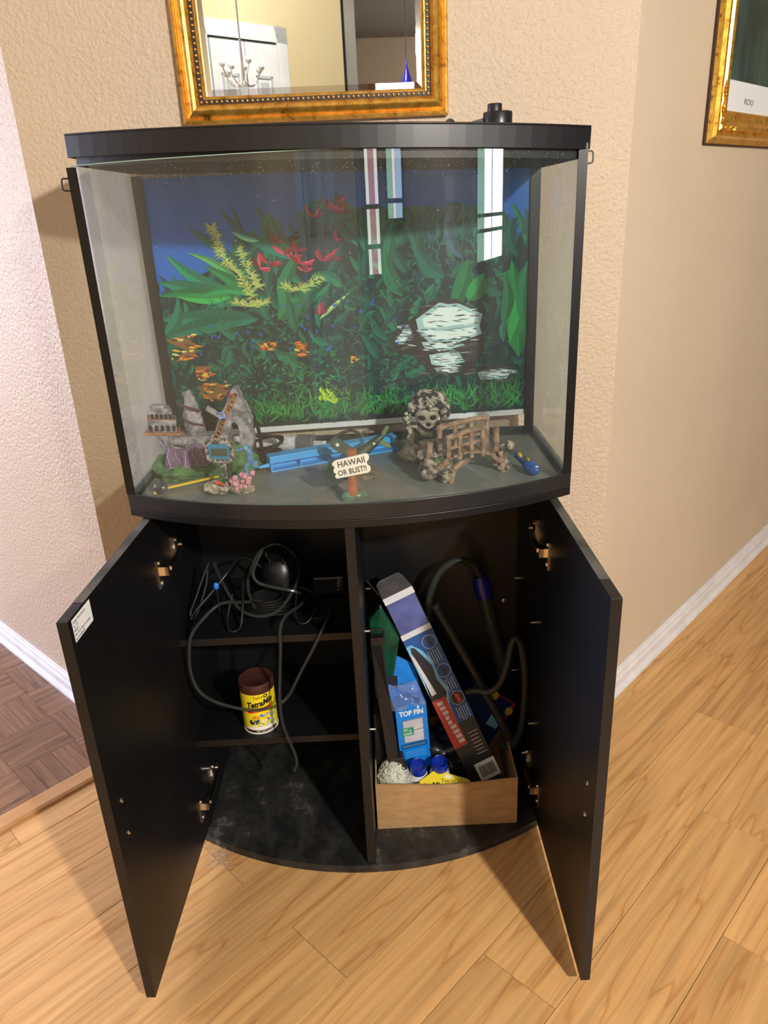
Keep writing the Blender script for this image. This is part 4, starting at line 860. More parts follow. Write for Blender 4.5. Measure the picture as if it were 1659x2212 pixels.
b = MB(); b.prism([(-.034, -.008), (-.015, -.010), (.012, -.011), (.022, -.009), (.026, 0), (.022, .009), (.012, .011), (-.015, .009), (-.034, .006)], -.0018, .0018, Mw); wg = b.build('wing', 'plane_green', pn_, bevel=.0006)
st5 = [(math.cos(pi/2+k*pi/5)*(.005 if k % 2 == 0 else .0021), math.sin(pi/2+k*pi/5)*(.005 if k % 2 == 0 else .0021)) for k in range(10)]
MB().prism(st5, .0019, .0022, Mw @ Matrix.Translation((.012, 0, 0))).build('star', 'white', wg)
MB().prism(st5, 0, .0003, frame_M((.046, -.2325, .846), (.8, -.1, .5), (.1, -1, .2)) @ Matrix.Scale(.7, 4)).build('star', 'white', fz)
MB().prism(st5, 0, .0003, frame_M((.028, -.2725, .799), (1, 0, 0), (.1, -.8, .6)) @ Matrix.Scale(.8, 4)).build('star', 'white', pn_)
MB().blob((.03, -.268, .798), (.010, .006, .005), .2, 3, 2, 3).build('engine_debris', 'plane_green', pn_, smooth=True)
MB().tube([(.026, -.222, .832), (.05, -.219, .842)], .0045, 10).build('canopy_glass', 'scraper_blue', pn_, smooth=True)
# ---- plastic plant
mat('plant_dark', S(44, 92, 66), .55, var=S(70, 120, 70), vscale=50)
pt = thing('plastic_grass_plant', (-.037, -.262, ZT), 'spiky dark green plastic plant left of the HAWAII OR BUST sign', 'plant')
for i in range(34):
    a = rg.uniform(0, 6.28); L_ = rg.uniform(.018, .036); e_ = rg.uniform(.2, 1.3); c0_ = Vector((-.034, -.258, ZT+.012))
    tip = c0_+Vector((math.cos(a)*math.cos(e_)*L_, math.sin(a)*math.cos(e_)*L_, math.sin(e_)*L_)); tip.z -= .004
    MB().tube([c0_, c0_.lerp(tip, .5)+Vector((0, 0, .004)), tip], [.0012, .001, .0002], 4).build('blade', 'plant_dark', pt)
MB().blob((-.034, -.258, ZT+.005), (.008, .008, .008), .2, 3, 2, 1, flat=ZT).build('plant_base', 'plant_dark', pt, smooth=True)

# ---- pirate skull
mat('skull_bone', S(178, 174, 150), .7, var=S(140, 136, 116), vscale=60); mat('hat_mottled', S(188, 182, 164), .8, var=S(44, 40, 38), vscale=75, bmp=(1, .004), bscale=160, lo=.42, hi=.55); mat('skull_rock', S(140, 126, 104), .85, var=S(88, 80, 68), vscale=80, bmp=(1, .004), bscale=170)
sk = thing('pirate_skull_ornament', (.14, -.165, ZT), 'bearded skull ornament wearing a mottled pirate hat with crossbones', 'ornament')
b = MB(); b.blob((.138, -.165, ZT+.012), (.042, .034, .026), .25, 3, 3, 21, flat=ZT); b.blob((.122, -.16, ZT+.034), (.012, .012, .028), .3, 4, 3, 6); b.build('rock_base', 'skull_rock', sk, smooth=True)
b = MB(); b.blob((.1485, -.172, .878), (.0225, .020, .021), .04, 2, 4, 3); b.blob((.1455, -.178, .856), (.0165, .0145, .0145), .08, 3, 3, 5)
for v in b.v:
    for ex in (.1395, .1575):
        dd_ = Vector((v.x-ex, 0, v.z-.876)).length
        if v.y < -.178 and dd_ < .007: v.y += .009*(1-dd_/.007)**.5
    dn_ = Vector((v.x-.150, 0, v.z-.862)).length
    if v.y < -.178 and dn_ < .006: v.y += .007*(1-dn_/.006)**.5
skb = b.build('skull', 'skull_bone', sk, smooth=True, ang=1.2)
b = MB()
for ex in (.1385, .158): b.blob((ex, -.1838, .8785), (.0080, .0045, .0070), .1, sub=2)
b.blob((.150, -.187, .8655), (.0052, .004, .0048), .2, sub=2); b.build('eye_socket', 'hole_dark', skb, smooth=True)
b = MB()
for i in range(12): x = .136+.0018*i; b.tube([(x, -.1905+abs(x-.146)*.3, .856), (x+.0004, -.1925+abs(x-.146)*.35, .847), (x, -.187+abs(x-.146)*.3, .8405)], [.0014, .0017, .0008], 5)
b.build('beard', 'skull_bone', skb, smooth=True)
b = MB(); b.tube(spline([(.130, -.190, .868), (.138, -.194, .862), (.148, -.196, .8565), (.160, -.193, .8585), (.170, -.188, .868)], 4), .0034, 6); b.build('moustache', 'hole_dark', skb, smooth=True)
b = MB(); b.blob((.153, -.168, .905), (.034, .025, .0225), .18, 3, 4, 15); b.blob((.121, -.17, .896), (.0085, .009, .012), .25, 4, 3, 2); b.blob((.182, -.165, .885), (.012, .014, .02), .3, 3, 3, 4)
for v in b.v:
    if v.z < .888 and v.y < -.175 and .130 < v.x < .170: v.z = .888
b.build('pirate_hat', 'hat_mottled', sk, smooth=True)
b = MB(); b.tube([(.1475, -.194, .918), (.1595, -.1945, .904)], .0022, 6); b.tube([(.1595, -.194, .918), (.1475, -.1945, .904)], .0022, 6)
for x, z in ((.1475, .918), (.1595, .904), (.1595, .918), (.1475, .904)): b.blob((x, -.194, z), (.003, .003, .003), .2, sub=1)
b.build('crossbones', 'skull_bone', sk, smooth=True)
b = MB()
for i in range(14): b.blob((.112+rg.gauss(0, .0035), -.18, .84+.0035*i+rg.uniform(-.002, .002)), (.004, .004, .0045), .4, 4, 1, i)
b.build('bone_hand', 'hat_mottled', sk, smooth=True)

# ---- wooden bridge
mat('bridge_wood', S(176, 148, 118), .7, var=S(112, 90, 72), vscale=70, bmp=(.8, .003), bscale=180); mat('bridge_rock', S(178, 166, 148), .8, var=S(74, 68, 60), vscale=85, bmp=(1, .004), bscale=160, lo=.4, hi=.58)
br = thing('bridge_ornament', (.205, -.26, ZT), 'brown wooden bridge ornament with railings on rocky piers', 'ornament')
b = MB()
for i in range(26): t = rg.random(); b.blob((.153+rg.uniform(-.018, .020), -.290+rg.uniform(-.018, .02), ZT+.006+.038*t), (.015-.003*t, .013, .012), .3, 3, 2, i, flat=ZT)
b.build('rock_pier', 'bridge_rock', br, smooth=True)
b = MB()
for i in range(12): b.blob((.286+rg.uniform(-.008, .010), -.250+rg.uniform(-.01, .012), ZT+.004+.046*rg.random()), (.008, .009, .008), .3, 3, 2, i+40, flat=ZT)
b.build('rock_pier', 'bridge_rock', br, smooth=True)
for i in range(11):
    t = i/10; x = .172+.085*t; z = .8305+.012*math.sin(pi*min(1, t*1.05)*.9); y = -.283+.012*t
    MB().box((x, y, z), (.0075, .046, .004), roty(-.25+.4*t)).build('deck_plank', 'bridge_wood', br)
for (yo, P0, P1, P2) in ((-.304, (.176, .8705), (.205, .879), (.238, .885)), (-.258, (.165, .876), (.21, .886), (.252, .890))):
    MB().tube(spline([(P0[0]-.003, yo, P0[1]), (P1[0], yo+.006, P1[1]), (P2[0]+.003, yo+.012, P2[1])], 4), .0052, 7).build('handrail', 'bridge_wood', br, smooth=True)
    for k in range(4):
        t = k/3; x = P0[0]+(P2[0]-P0[0])*t; zt = P0[1]+(P2[1]-P0[1])*(t**.8); y = yo+.012*t
        MB().tube([(x, y, .832), (x, y, zt)], .0048, 6).build('baluster', 'bridge_wood', br, smooth=True)
    MB().tube([(P0[0]+.004, yo+.002, .852), (P2[0]-.002, yo+.012, .861)], .0032, 6).build('mid_rail', 'bridge_wood', br, smooth=True)
MB().tube([(.267, -.252, .80), (.268, -.253, .84), (.2665, -.254, .872)], [.0062, .006, .0065], 10).build('post', 'bridge_wood', br, smooth=True)
MB().tube([(.142, -.295, .832), (.145, -.298, .864)], [.005, .006], 8).build('post', 'bridge_wood', br, smooth=True)
MB().tube([(.282, -.262, ZT), (.2735, -.262, .83)], .0055, 8).build('prop', 'bridge_wood', br, smooth=True)
MB().tube([(.246, -.278, .836), (.272, -.264, .812)], .0048, 8).build('prop', 'bridge_wood', br, smooth=True)
MB().tube(spline([(.180, -.306, ZT), (.183, -.307, .808), (.192, -.306, .820), (.212, -.303, .830)], 4), .0055, 8).build('arch_beam', 'bridge_wood', br, smooth=True)
MB().tube([(.156, -.310, .818), (.176, -.312, .832)], .0075, 8).build('log', 'bridge_wood', br, smooth=True)
b = MB()
for i in range(10): b.blob((.17+rg.uniform(-.02, .016), -.30+rg.uniform(-.012, .012), .829+rg.uniform(-.002, .005)), (.006, .005, .004), .4, 4, 1, i)
b.build('moss_tuft', 'moss', br, smooth=True)

# ---- blue fish
mat('fish_blue', S(26, 96, 178), .4, var=S(18, 70, 140), vscale=40); mat('fish_yellow', S(232, 196, 50), .45)
fs_ = thing('blue_fish_ornament', (.322, -.275, ZT), 'small blue toy fish with yellow tail base lying near the right front corner', 'ornament')
dF = Vector((.030, -.078, -.004)).normalized()
Rf = Matrix((dF, Vector((0, 0, 1)).cross(dF), Vector((0, 0, 1)))).transposed()
b = MB(); b.blob((.3275, -.283, ZT+.0125), (.022, .0125, .0122), .03, 2, 3, 1, Rf); body = b.build('body', 'fish_blue', fs_, smooth=True)
b = MB(); b.tube(spline([Vector((.3275, -.283, ZT+.0125))-dF*.014, Vector((.3275, -.283, ZT+.012))-dF*.03, Vector((.3275, -.283, ZT+.02))-dF*.052], 4), [.009, .008, .007, .006, .005, .0045, .005, .006, .008], 8, flat=.5); b.build('tail', 'fish_blue', fs_, smooth=True)
b = MB(); b.blob(Vector((.3275, -.283, ZT+.0235))-dF*.012, (.006, .0015, .0045), .05, 2, 2, 1, Rf); b.blob(Vector((.329, -.283, ZT+.0215))-dF*.045, (.009, .003, .005), .1, 2, 2, 2, Rf); b.build('yellow_fin', 'fish_yellow', fs_, smooth=True)
b = MB(); b.box(Vector((.3275, -.283, ZT+.0205))+dF*.0165, (.0035, .006, .0012), Rf); b.build('eye', 'white', fs_)
# ------------------------------------------------------------------ things in the cabinet
Z2 = .2462; Z1 = .4882; ZF = .0182
# ---- fish food can
mat('can_brown', S(74, 40, 34), .4); mat('can_yellow', S(244, 222, 40), .4); mat('can_red', S(206, 34, 34), .45); mat('can_white', S(240, 240, 236), .45); mat('ink_black', S(14, 14, 14), .5); mat('can_green', S(60, 140, 70), .5)
cx, cy, cr = -.223, -.252, .0355
cn = thing('fish_food_can', (cx, cy, Z2), 'round yellow fish food can with dark brown lid on the lower shelf', 'can')
MB().lathe([(cr, 0), (cr, .094)], 40, Matrix.Translation((cx, cy, Z2+.0035))).build('label_wrap', 'can_yellow', cn, smooth=True)
MB().lathe([(cr-.0005, 0), (cr+.0008, .0008), (cr+.0008, .003), (cr, .0034)], 40, Matrix.Translation((cx, cy, Z2))).build('base_rim', 'can_white', cn, smooth=True)
ld = MB().lathe([(cr+.0008, 0), (cr+.0012, .001), (cr+.0012, .017), (cr+.0002, .0195), (cr-.002, .0205), (cr-.003, .0198), (0, .0198)], 40, Matrix.Translation((cx, cy, Z2+.0976))).build('lid', 'can_brown', cn, smooth=True)
text_mesh('Tetra', .013, Matrix.Translation((cx-.001, cy-.002, Z2+.1176)) @ Matrix.Rotation(.12, 4, 'Z'), 'embossing', 'can_brown', ld, align='CENTER', extr=.0004)
b = MB(); b.ring([(cx-.022, cy-.008), (cx+.022, cy-.005), (cx+.021, cy+.013), (cx-.023, cy+.010)], [(cx-.0208, cy-.0068), (cx+.0208, cy-.0038), (cx+.0198, cy+.0118), (cx-.0218, cy+.0088)], Z2+.1174, Z2+.1179); b.build('embossed_tag', 'can_brown', ld)
can_dir = math.atan2(CAM_LOC.y-cy, CAM_LOC.x-cx)
def wrapc(z0, dr_=.0003, a0=0):
    def f(p):
        a = can_dir+a0+p.x/cr; r = cr+dr_+p.z; return Vector((cx+r*math.cos(a), cy+r*math.sin(a), z0+p.y))
    return f
def patch(x0, x1, y0, y1, mt, name, dr_=.0002, a0=0, slant=0):
    b = MB(); f = wrapc(0, dr_, a0); n = max(2, int((x1-x0)/.003)); vs = []
    for y in (y0, y1):
        for i in range(n+1): x = x0+(x1-x0)*i/n; vs.append(f(Vector((x, y+slant*x, 0))))
    b.add(vs, [(i, i+1, n+2+i, n+1+i) for i in range(n)]); return b.build(name, mt, cn)
I4 = Matrix.Identity(4); zc = Z2
text_mesh('Tetra', .0105, I4, 'brand_text', 'ink_black', cn, warp=lambda p: wrapc(zc+.0855, .0003)(Vector((p.x-.014+.002, p.y+.12*p.x, p.z))), sx=.9)
text_mesh('O', .011, I4, 'brand_text', 'ink_black', cn, warp=lambda p: wrapc(zc+.0873, .0003)(Vector((p.x+.0105, p.y, p.z))), bold=.0006)
text_mesh('TetraMin', .0185, I4, 'brand_text', 'ink_black', cn, warp=lambda p: wrapc(zc+.0690, .0003)(Vector((p.x-.027, p.y+.16*(p.x-.027), p.z))), bold=.0007, shear=.2, sx=.83)
patch(-.027, .031, zc+.0555, zc+.0630, 'can_red', 'red_banner', .0002, 0, .16)
text_mesh('TROPICAL FLAKES', .0056, I4, 'banner_text', 'can_yellow', cn, warp=lambda p: wrapc(zc+.0573, .0005)(Vector((p.x-.014, p.y+.16*(p.x-.014), p.z))))
patch(-.034, .036, zc+.0105, zc+.017, 'can_white', 'white_band', .00015); patch(-.036, .036, zc+.004, zc+.0104, 'can_brown', 'brown_band', .00015)
text_mesh('NET WT 2.2 OZ', .0052, I4, 'weight_text', 'can_white', cn, warp=lambda p: wrapc(zc+.0055, .0004)(Vector((p.x-.012, p.y, p.z))))
fishc = colmat('can_print')
b = MB(); f = wrapc(0, .00025)
def fishp(x, y, L, h, c, c2):
    pts = [(x+L/2*math.cos(t*pi/10)*1, y+h/2*math.sin(t*pi/10)) for t in range(20)]; b.face([f(Vector((p[0], p[1], 0))) for p in pts], c)
    b.face([f(Vector((q[0], q[1], .0001))) for q in ((x+L*.45, y), (x+L*.75, y+h*.4), (x+L*.68, y), (x+L*.75, y-h*.4))], c2)
    b.face([f(Vector((q[0], q[1], .0001))) for q in ((x-L*.1, y+h*.1), (x+L*.2, y+h*.3), (x+L*.3, y), (x, y-h*.2))], c2)
fishp(.004, zc+.031, .030, .017, S(34, 74, 168), S(210, 220, 235)); fishp(-.016, zc+.030, .018, .014, S(30, 44, 40), S(80, 110, 60)); fishp(-.010, zc+.042, .014, .007, S(230, 110, 30), S(240, 190, 60)); fishp(.008, zc+.046, .020, .008, S(90, 110, 190), S(150, 170, 220)); fishp(.026, zc+.04, .012, .02, S(180, 200, 160), S(120, 160, 110)); fishp(.026, zc+.022, .016, .006, S(90, 150, 210), S(200, 220, 240))
for i, x in enumerate((-.014, -.002, .012)): b.face([f(Vector((q[0], q[1], .0001))) for q in ((x-.003, zc+.017), (x+.004, zc+.017), (x+.004, zc+.0245), (x-.003, zc+.0245))], S(236, 238, 230)); b.face([f(Vector((q[0], q[1], .0002))) for q in ((x-.0015, zc+.019), (x+.0025, zc+.019), (x+.0005, zc+.023))], S(80, 130, 90) if i else S(200, 190, 180))
b.build('fish_picture', fishc, cn)
# ---- tubing and cords on the upper shelf
tubemat('clear_tube', (.70, .74, .72, 1), S(66, 69, 67), .2, .45)
def tube_thing(name, pts, r, mt, label, cat, n=8, seg=8, group=None):
    pp = spline(pts, seg); o = MB().tube(pp, r, n).build(name, mt, None, smooth=True, origin=pp[0]); return tag(o, label, cat, group)
tube_thing('air_tube', [(-.20, -.20, .512), (-.235, -.235, .53), (-.268, -.27, .548), (-.30, -.295, .530), (-.322, -.308, .505), (-.330, -.312, .476), (-.335, -.312, .423), (-.325, -.312, .379), (-.297, -.311, .350), (-.248, -.311, .330), (-.211, -.311, .325), (-.173, -.312, .335), (-.148, -.312, .358), (-.120, -.312, .411), (-.090, -.312, .466), (-.066, -.290, .506), (-.056, -.25, .512), (-.06, -.2, .494)], .0034, 'clear_tube', 'clear air tube sagging in a wide loop in front of the food can', 'tube')
tube_thing('air_tube', [(-.10, -.16, .505), (-.118, -.24, .52), (-.140, -.292, .528), (-.150, -.314, .512), (-.154, -.317, .466), (-.160, -.319, .413), (-.1655, -.321, .359), (-.166, -.321, .303), (-.158, -.319, .256), (-.148, -.317, .214), (-.147, -.317, .190), (-.154, -.317, .173)], .0034, 'clear_tube', 'clear air tube hanging straight down past the shelf with its cut end free', 'tube')
tube_thing('air_tube', [(-.298, -.16, .585), (-.275, -.20, .555), (-.245, -.235, .522), (-.21, -.25, .506), (-.17, -.245, .508), (-.14, -.22, .530), (-.122, -.19, .56), (-.13, -.15, .585), (-.165, -.13, .605), (-.2, -.14, .60), (-.222, -.17, .57), (-.226, -.2, .54), (-.21, -.235, .515)], .0034, 'clear_tube', 'clear air tube curled in a big coil on the upper shelf', 'tube')
tube_thing('air_tube', [(-.190, -.19, .622), (-.204, -.20, .598), (-.211, -.205, .575), (-.20, -.21, .558), (-.165, -.215, .548), (-.135, -.215, .54), (-.115, -.21, .53)], .0036, 'clear_tube', 'short clear tube end sticking up out of the cord tangle', 'tube')
tube_thing('thin_cord', [(-.30, -.19, .600), (-.315, -.2, .57), (-.332, -.215, .53), (-.343, -.225, .505), (-.335, -.23, .495), (-.322, -.22, .52), (-.308, -.2, .56), (-.305, -.19, .585)], .0028, 'rubber', 'black cord bent in a narrow loop at the left end of the upper shelf', 'cord')
tube_thing('thin_cord', [(-.342, -.235, .497), (-.328, -.228, .515), (-.30, -.21, .54), (-.27, -.19, .57), (-.25, -.15, .585), (-.23, -.13, .575), (-.20, -.14, .555)], .0028, 'rubber', 'black cord arching over the left side of the tangle', 'cord')
tube_thing('thin_cord', [(-.255, -.22, .54), (-.262, -.25, .51), (-.258, -.278, .494), (-.245, -.284, .493), (-.235, -.27, .497), (-.232, -.24, .53), (-.235, -.2, .56)], .0026, 'rubber', 'black cord drooping in a small loop at the front of the upper shelf', 'cord')
tube_thing('thin_cord', [(-.12, -.17, .56), (-.127, -.21, .53), (-.128, -.25, .505), (-.118, -.268, .495), (-.10, -.265, .498), (-.088, -.24, .515), (-.095, -.21, .53), (-.12, -.2, .54)], .0022, 'rubber', 'thin black cord ring lying right of the pump', 'cord')
cc_ = thing('coiled_cord', (-.19, -.205, Z1), 'flat black cord coil in the middle of the upper shelf', 'cord')
for q in range(6):
    zc_ = .494+.006*q; pts = [(-.19+(.055-.004*q)*math.cos(t*pi/5), -.205+.028*math.sin(t*pi/5), zc_+.002*math.sin(t)) for t in range(10)]
    MB().tube(spline(pts, 3, True), .0027, 6, closed=True).build('turn', 'rubber', cc_, smooth=True)
ap = thing('air_pump', (-.165, -.13, Z1), 'round black air pump half hidden in the cord tangle on the upper shelf', 'pump')
MB().lathe([(.042, 0), (.045, .01), (.045, .05), (.04, .075), (.028, .09), (0, .094)], 28, Matrix.Translation((-.165, -.13, Z1))).build('housing', 'black_plastic', ap, smooth=True)
b = MB()
for i in range(6): b.tube([(-.165+.03*math.cos(i), -.13+.03*math.sin(i), Z1+.083), (-.165+.03*math.cos(i), -.13+.03*math.sin(i), Z1+.098)], .003, 8)
b.build('outlet', 'black_plastic', ap, smooth=True)
pb = thing('power_adapter', (-.07, -.13, Z1), 'low black plug adapter in the dark right corner of the upper shelf', 'adapter')
MB().box((-.066, -.12, Z1+.0225), (.07, .055, .044)).build('body', 'black_plastic', pb, bevel=.005)
b = MB(); b.box((-.045, -.155, Z1+.032), (.006, .018, .0015)); b.box((-.045, -.155, Z1+.022), (.006, .018, .0015)); b.build('prong', 'steel', pb)
pk = thing('round_foot_pad', (-.085, -.235, Z1), 'stacked black rubber pads lying at the front right of the upper shelf', 'pad')
for i in range(3): MB().lathe([(.024-.001*i, 0), (.0245-.001*i, .001), (.0245-.001*i, .0035), (.022, .0042), (0, .0042)], 24, Matrix.Translation((-.083, -.238, Z1+.0043*i))).build('pad_layer', 'rubber', pk, smooth=True)
mat('tip_blue', S(40, 130, 226), .4)
bt = thing('blue_valve', (-.290, -.20, Z1), 'bright blue plastic valve among the cords at the left of the shelf', 'valve')
MB().blob((-.288, -.207, .5545), (.006, .005, .0085), .05, sub=2).build('knob', 'tip_blue', bt, smooth=True)
MB().tube([(-.290, -.2, Z1), (-.289, -.204, .55)], .0025, 6).build('stem', 'rubber', bt, smooth=True)

# ---- cardboard tray
def cardmat():
    mm, nt, b = NT('cardboard'); n = noise_node(nt, 30, 6, .6, stretch=(1, 1, 3)); r = ramp(nt, n.outputs['Fac'], [(.35, S(170, 132, 88)), (.65, S(188, 150, 104))]); nt.links.new(r.outputs[0], b.inputs['Base Color']); b.inputs['Roughness'].default_value = .75
cardmat()
bx_ = thing('cardboard_tray', (.16, -.24, ZF), 'open shallow brown cardboard box of supplies in the right compartment', 'box')
x0, x1, y0, y1, zt = .013, .310, -.331, -.12, .139; t = .003
b = MB(); n = 16; vs = []
for o_ in (0, t):
    for i in range(n+1):
        u = i/n; vs += [(x0+(x1-x0)*u, y0+o_, ZF+.0002), (x0+(x1-x0)*u, y0+o_, zt-.0085*math.sin(pi*u)+.001*math.sin(9*u))]
fs = []
for i in range(n):
    a = 2*i; c = 2*(n+1)+2*i; fs += [(a, a+2, a+3, a+1), (c+2, c, c+1, c+3), (a+1, a+3, c+3, c+1), (a, c, c+2, a+2)]
fs += [(0, 1, 2*(n+1)+1, 2*(n+1)), (2*n, 2*(n+1)+2*n, 2*(n+1)+2*n+1, 2*n+1)]
b.add(vs, fs); b.build('front_wall', 'cardboard', bx_)
MB().box2((x0, y1, ZF+.0002), (x0+t, y0+t+.0002, zt+.002)).build('side_wall', 'cardboard', bx_); MB().box2((x1-t, y1, ZF+.0002), (x1, y0+t+.0002, zt+.001)).build('side_wall', 'cardboard', bx_)
MB().box2((x0+t, y1, ZF+.0002), (x1-t, y1+t, zt)).build('back_wall', 'cardboard', bx_); MB().box2((x0+t, y1-.0002, ZF+.0002), (x1-t, y0+t+.0002, ZF+.003)).build('bottom', 'cardboard', bx_)
ZI = ZF+.0033
# ---- long printed clipper carton
mat('carton_dark', S(36, 36, 40), .3, var=S(52, 52, 54), vscale=20); mat('carton_blue', S(34, 96, 170), .28, var=S(24, 60, 132), vscale=8); mat('carton_lilac', S(96, 106, 178), .35, var=S(70, 78, 140), vscale=22); mat('carton_red', S(206, 64, 54), .3); mat('carton_white', S(222, 224, 228), .35); mat('ltblue', S(120, 190, 232), .35); mat('flap_in', S(70, 70, 74), .35, var=S(44, 44, 48), vscale=40); mat('silver_print', S(214, 216, 220), .3)
Pt = Vector((.078, -.158, .493)); Pb = Vector((.272, -.285, .045))
axd = (Pb-Pt).normalized(); tc_ = (CAM_LOC-(Pt+Pb)/2).normalized(); nrm_ = (tc_-axd*tc_.dot(axd)).normalized(); wdir = axd.cross(nrm_)
wdir = wdir if wdir.x > 0 else -wdir
LK = (Pb-Pt).length
ck = thing('clipper_carton', tuple(Pb), 'long blue and black printed carton leaning diagonally out of the cardboard tray', 'carton')
def kp(a, w_, o_=0): return Pt+axd*a+wdir*w_+nrm_*o_
def kbox(b, a0, a1, w0, w1, o0, o1): b.add([kp(a, w_, o_) for a in (a0, a1) for w_ in (w0, w1) for o_ in (o0, o1)], [(0, 1, 3, 2), (4, 6, 7, 5), (0, 4, 5, 1), (2, 3, 7, 6), (0, 2, 6, 4), (1, 5, 7, 3)])
HWk = .0345
b = MB(); kbox(b, 0, LK, -HWk, HWk, -.048, 0); b.build('body', 'carton_dark', ck, bevel=.001)
def kq(a0, a1, w0, w1, mt, name, o_=.0004, par=None):
    b = MB(); kbox(b, a0, a1, w0, w1, o_-.0003, o_); return b.build(name, mt, par or ck)
kq(0, .015, -HWk, HWk, 'carton_white', 'white_band'); kq(.015, .088, -HWk+.002, HWk-.002, 'carton_lilac', 'lilac_panel'); kq(.088, .100, -HWk, HWk, 'carton_white', 'white_band')
kq(.100, .315, -HWk, HWk, 'carton_blue', 'blue_panel')
def kpoly(pts, mt, name, o_=.0007):
    b = MB(); b.prism(pts, o_-.0002, o_, Matrix((axd, wdir, nrm_)).transposed().to_4x4()); 
    for v in b.v: v += Pt
    return b.build(name, mt, ck)
kpoly([(.115, -.034), (.115, -.022), (.135, -.006), (.165, .006), (.20, .002), (.235, .010), (.27, -.002), (.315, -.004), (.315, -.034)], 'ltblue', 'glow_print', .0006)
kpoly([(.120, -.026), (.124, -.018), (.145, -.010), (.175, .000), (.205, -.004), (.24, .004), (.255, -.004), (.36, -.006), (.36, -.0345), (.24, -.0345), (.20, -.030), (.15, -.0335)], 'carton_dark', 'clipper_picture', .0008)
kpoly([(.128, -.030), (.150, -.026), (.19, -.022), (.235, -.0175), (.236, -.029), (.2, -.0295), (.15, -.033)], 'silver_print', 'clipper_grip', .0010)
kq(.248, .365, -HWk, -.004, 'carton_red', 'red_panel', .0011)
for i in range(9):
    a = .254+.0118*i; h = .0052 if i not in (3, 4) else .0036; kpoly([(a, -.0265+.001*i), (a+.0085, -.0265+.001*i), (a+.0085, -.0265+.001*i+h*2.4), (a, -.0265+.001*i+h*2.4)], 'carton_white', 'brand_mark', .0014)
for i, a in enumerate((.125, .195, .263)):
    cw = .016+.0015*i; pts = [(a+.0155*math.cos(k*pi/10), cw+.0155*math.sin(k*pi/10)) for k in range(20)]; kpoly(pts, 'silver_print', 'inset_ring', .0010)
    kpoly([(a+.0145*math.cos(k*pi/10), cw+.0145*math.sin(k*pi/10)) for k in range(20)], 'carton_blue' if i < 2 else 'carton_dark', 'inset_picture', .0012)
    kpoly([(a-.011, cw-.004), (a+.011, cw-.002), (a+.011, cw+.006), (a-.009, cw+.004)], 'carton_dark' if i < 2 else 'carton_red', 'inset_detail', .0014)
    for r in range(5):
        w0 = cw-.013+.0055*r; a0 = a+.0185+(.002 if r % 2 else 0); kpoly([(a0, w0), (a0+.026+.004*(r % 3), w0), (a0+.026+.004*(r % 3), w0+.0012), (a0, w0+.0012)], 'silver_print', 'print_line', .0010)
for r in range(7):
    a0 = .345+.0085*r; kpoly([(a0, .006+.002*(r % 2)), (a0, .028-.002*(r % 3)), (a0+.0014, .028-.002*(r % 3)), (a0+.0014, .006+.002*(r % 2))], 'silver_print', 'print_line', .0008)
bc_ = kq(.415, .458, -.012, .0345, 'paper', 'barcode_label', .0008)
x_ = -.006
for i in range(17):
    w_ = rg.choice((.0006, .0011, .0017)); kpoly([(.424, x_), (.450, x_), (.450, x_+w_), (.424, x_+w_)], 'ink_black', 'bar', .0011); x_ += w_+.0009
# flap at the open end
b = MB(); b.add([kp(0, -HWk, 0), kp(0, HWk, 0), kp(-.030, HWk-.008, .003), kp(-.040, HWk-.014, .004), kp(-.040, -HWk+.010, .004), kp(-.034, -HWk+.001, .004)]+[kp(a, w_, o_-.0008) for a, w_, o_ in ((0, -HWk, 0), (0, HWk, 0), (-.030, HWk-.008, .003), (-.040, HWk-.014, .004), (-.040, -HWk+.010, .004), (-.034, -HWk+.001, .004))], [(0, 1, 2, 3, 4, 5), (11, 10, 9, 8, 7, 6)]+[(i, (i+1) % 6, 6+(i+1) % 6, 6+i) for i in range(6)]); b.build('end_flap', 'flap_in', ck)
b = MB(); b.add([kp(0, -HWk, -.004), kp(0, -HWk, -.044), kp(-.045, -HWk-.012, -.04), kp(-.05, -HWk-.014, -.01)]+[kp(a, w_+.0008, o_) for a, w_, o_ in ((0, -HWk, -.004), (0, -HWk, -.044), (-.045, -HWk-.012, -.04), (-.05, -HWk-.014, -.01))], [(0, 1, 2, 3), (7, 6, 5, 4)]+[(i, (i+1) % 4, 4+(i+1) % 4, 4+i) for i in range(4)]); b.build('side_flap', 'carton_dark', ck)
# ---- blue filter cartridge box
mat('tf_blue', S(14, 132, 228), .4); mat('tf_navy', S(14, 60, 120), .4); mat('tf_green', S(24, 150, 110), .4); mat('tf_pad', S(206, 206, 218), .7, var=S(188, 188, 202), vscale=40)
tf = thing('filter_cartridge_box', (.10, -.24, ZI), 'bright blue filter cartridge box lettered TOP FIN standing in the tray', 'box')
fa, fb = Vector((.066, -.258, .128)), Vector((.133, -.246, .1310)); ft = Vector((-.007, .006, .140))
xd = (fb-fa).normalized(); ud = (ft-xd*ft.dot(xd)).normalized(); nd_ = xd.cross(ud)
TL, TH = (fb-fa).length, .143
base = Vector((.0685, -.256, .1275)) ; 
def tp(x, y, o_=0): return base+xd*x+ud*y+nd_*o_
tM = Matrix((xd, ud, nd_)).transposed().to_4x4(); tM.translation = base
b = MB(); b.prism([(0, -.095), (TL, -.095), (TL, TH), (0, TH-.004)], -.045, 0, tM); b.build('body', 'tf_blue', tf, bevel=.0008)
text_mesh('TOP FIN', .0165, tM @ Matrix.Translation((.034, .116, .0003)), 'lettering', 'white', tf, align='CENTER', bold=.0006, sx=.86)
b = MB(); b.prism([(.047, .130), (.049, .138), (.0525, .134), (.051, .129)], .0002, .0005, tM); b.build('fish_logo', 'white', tf)
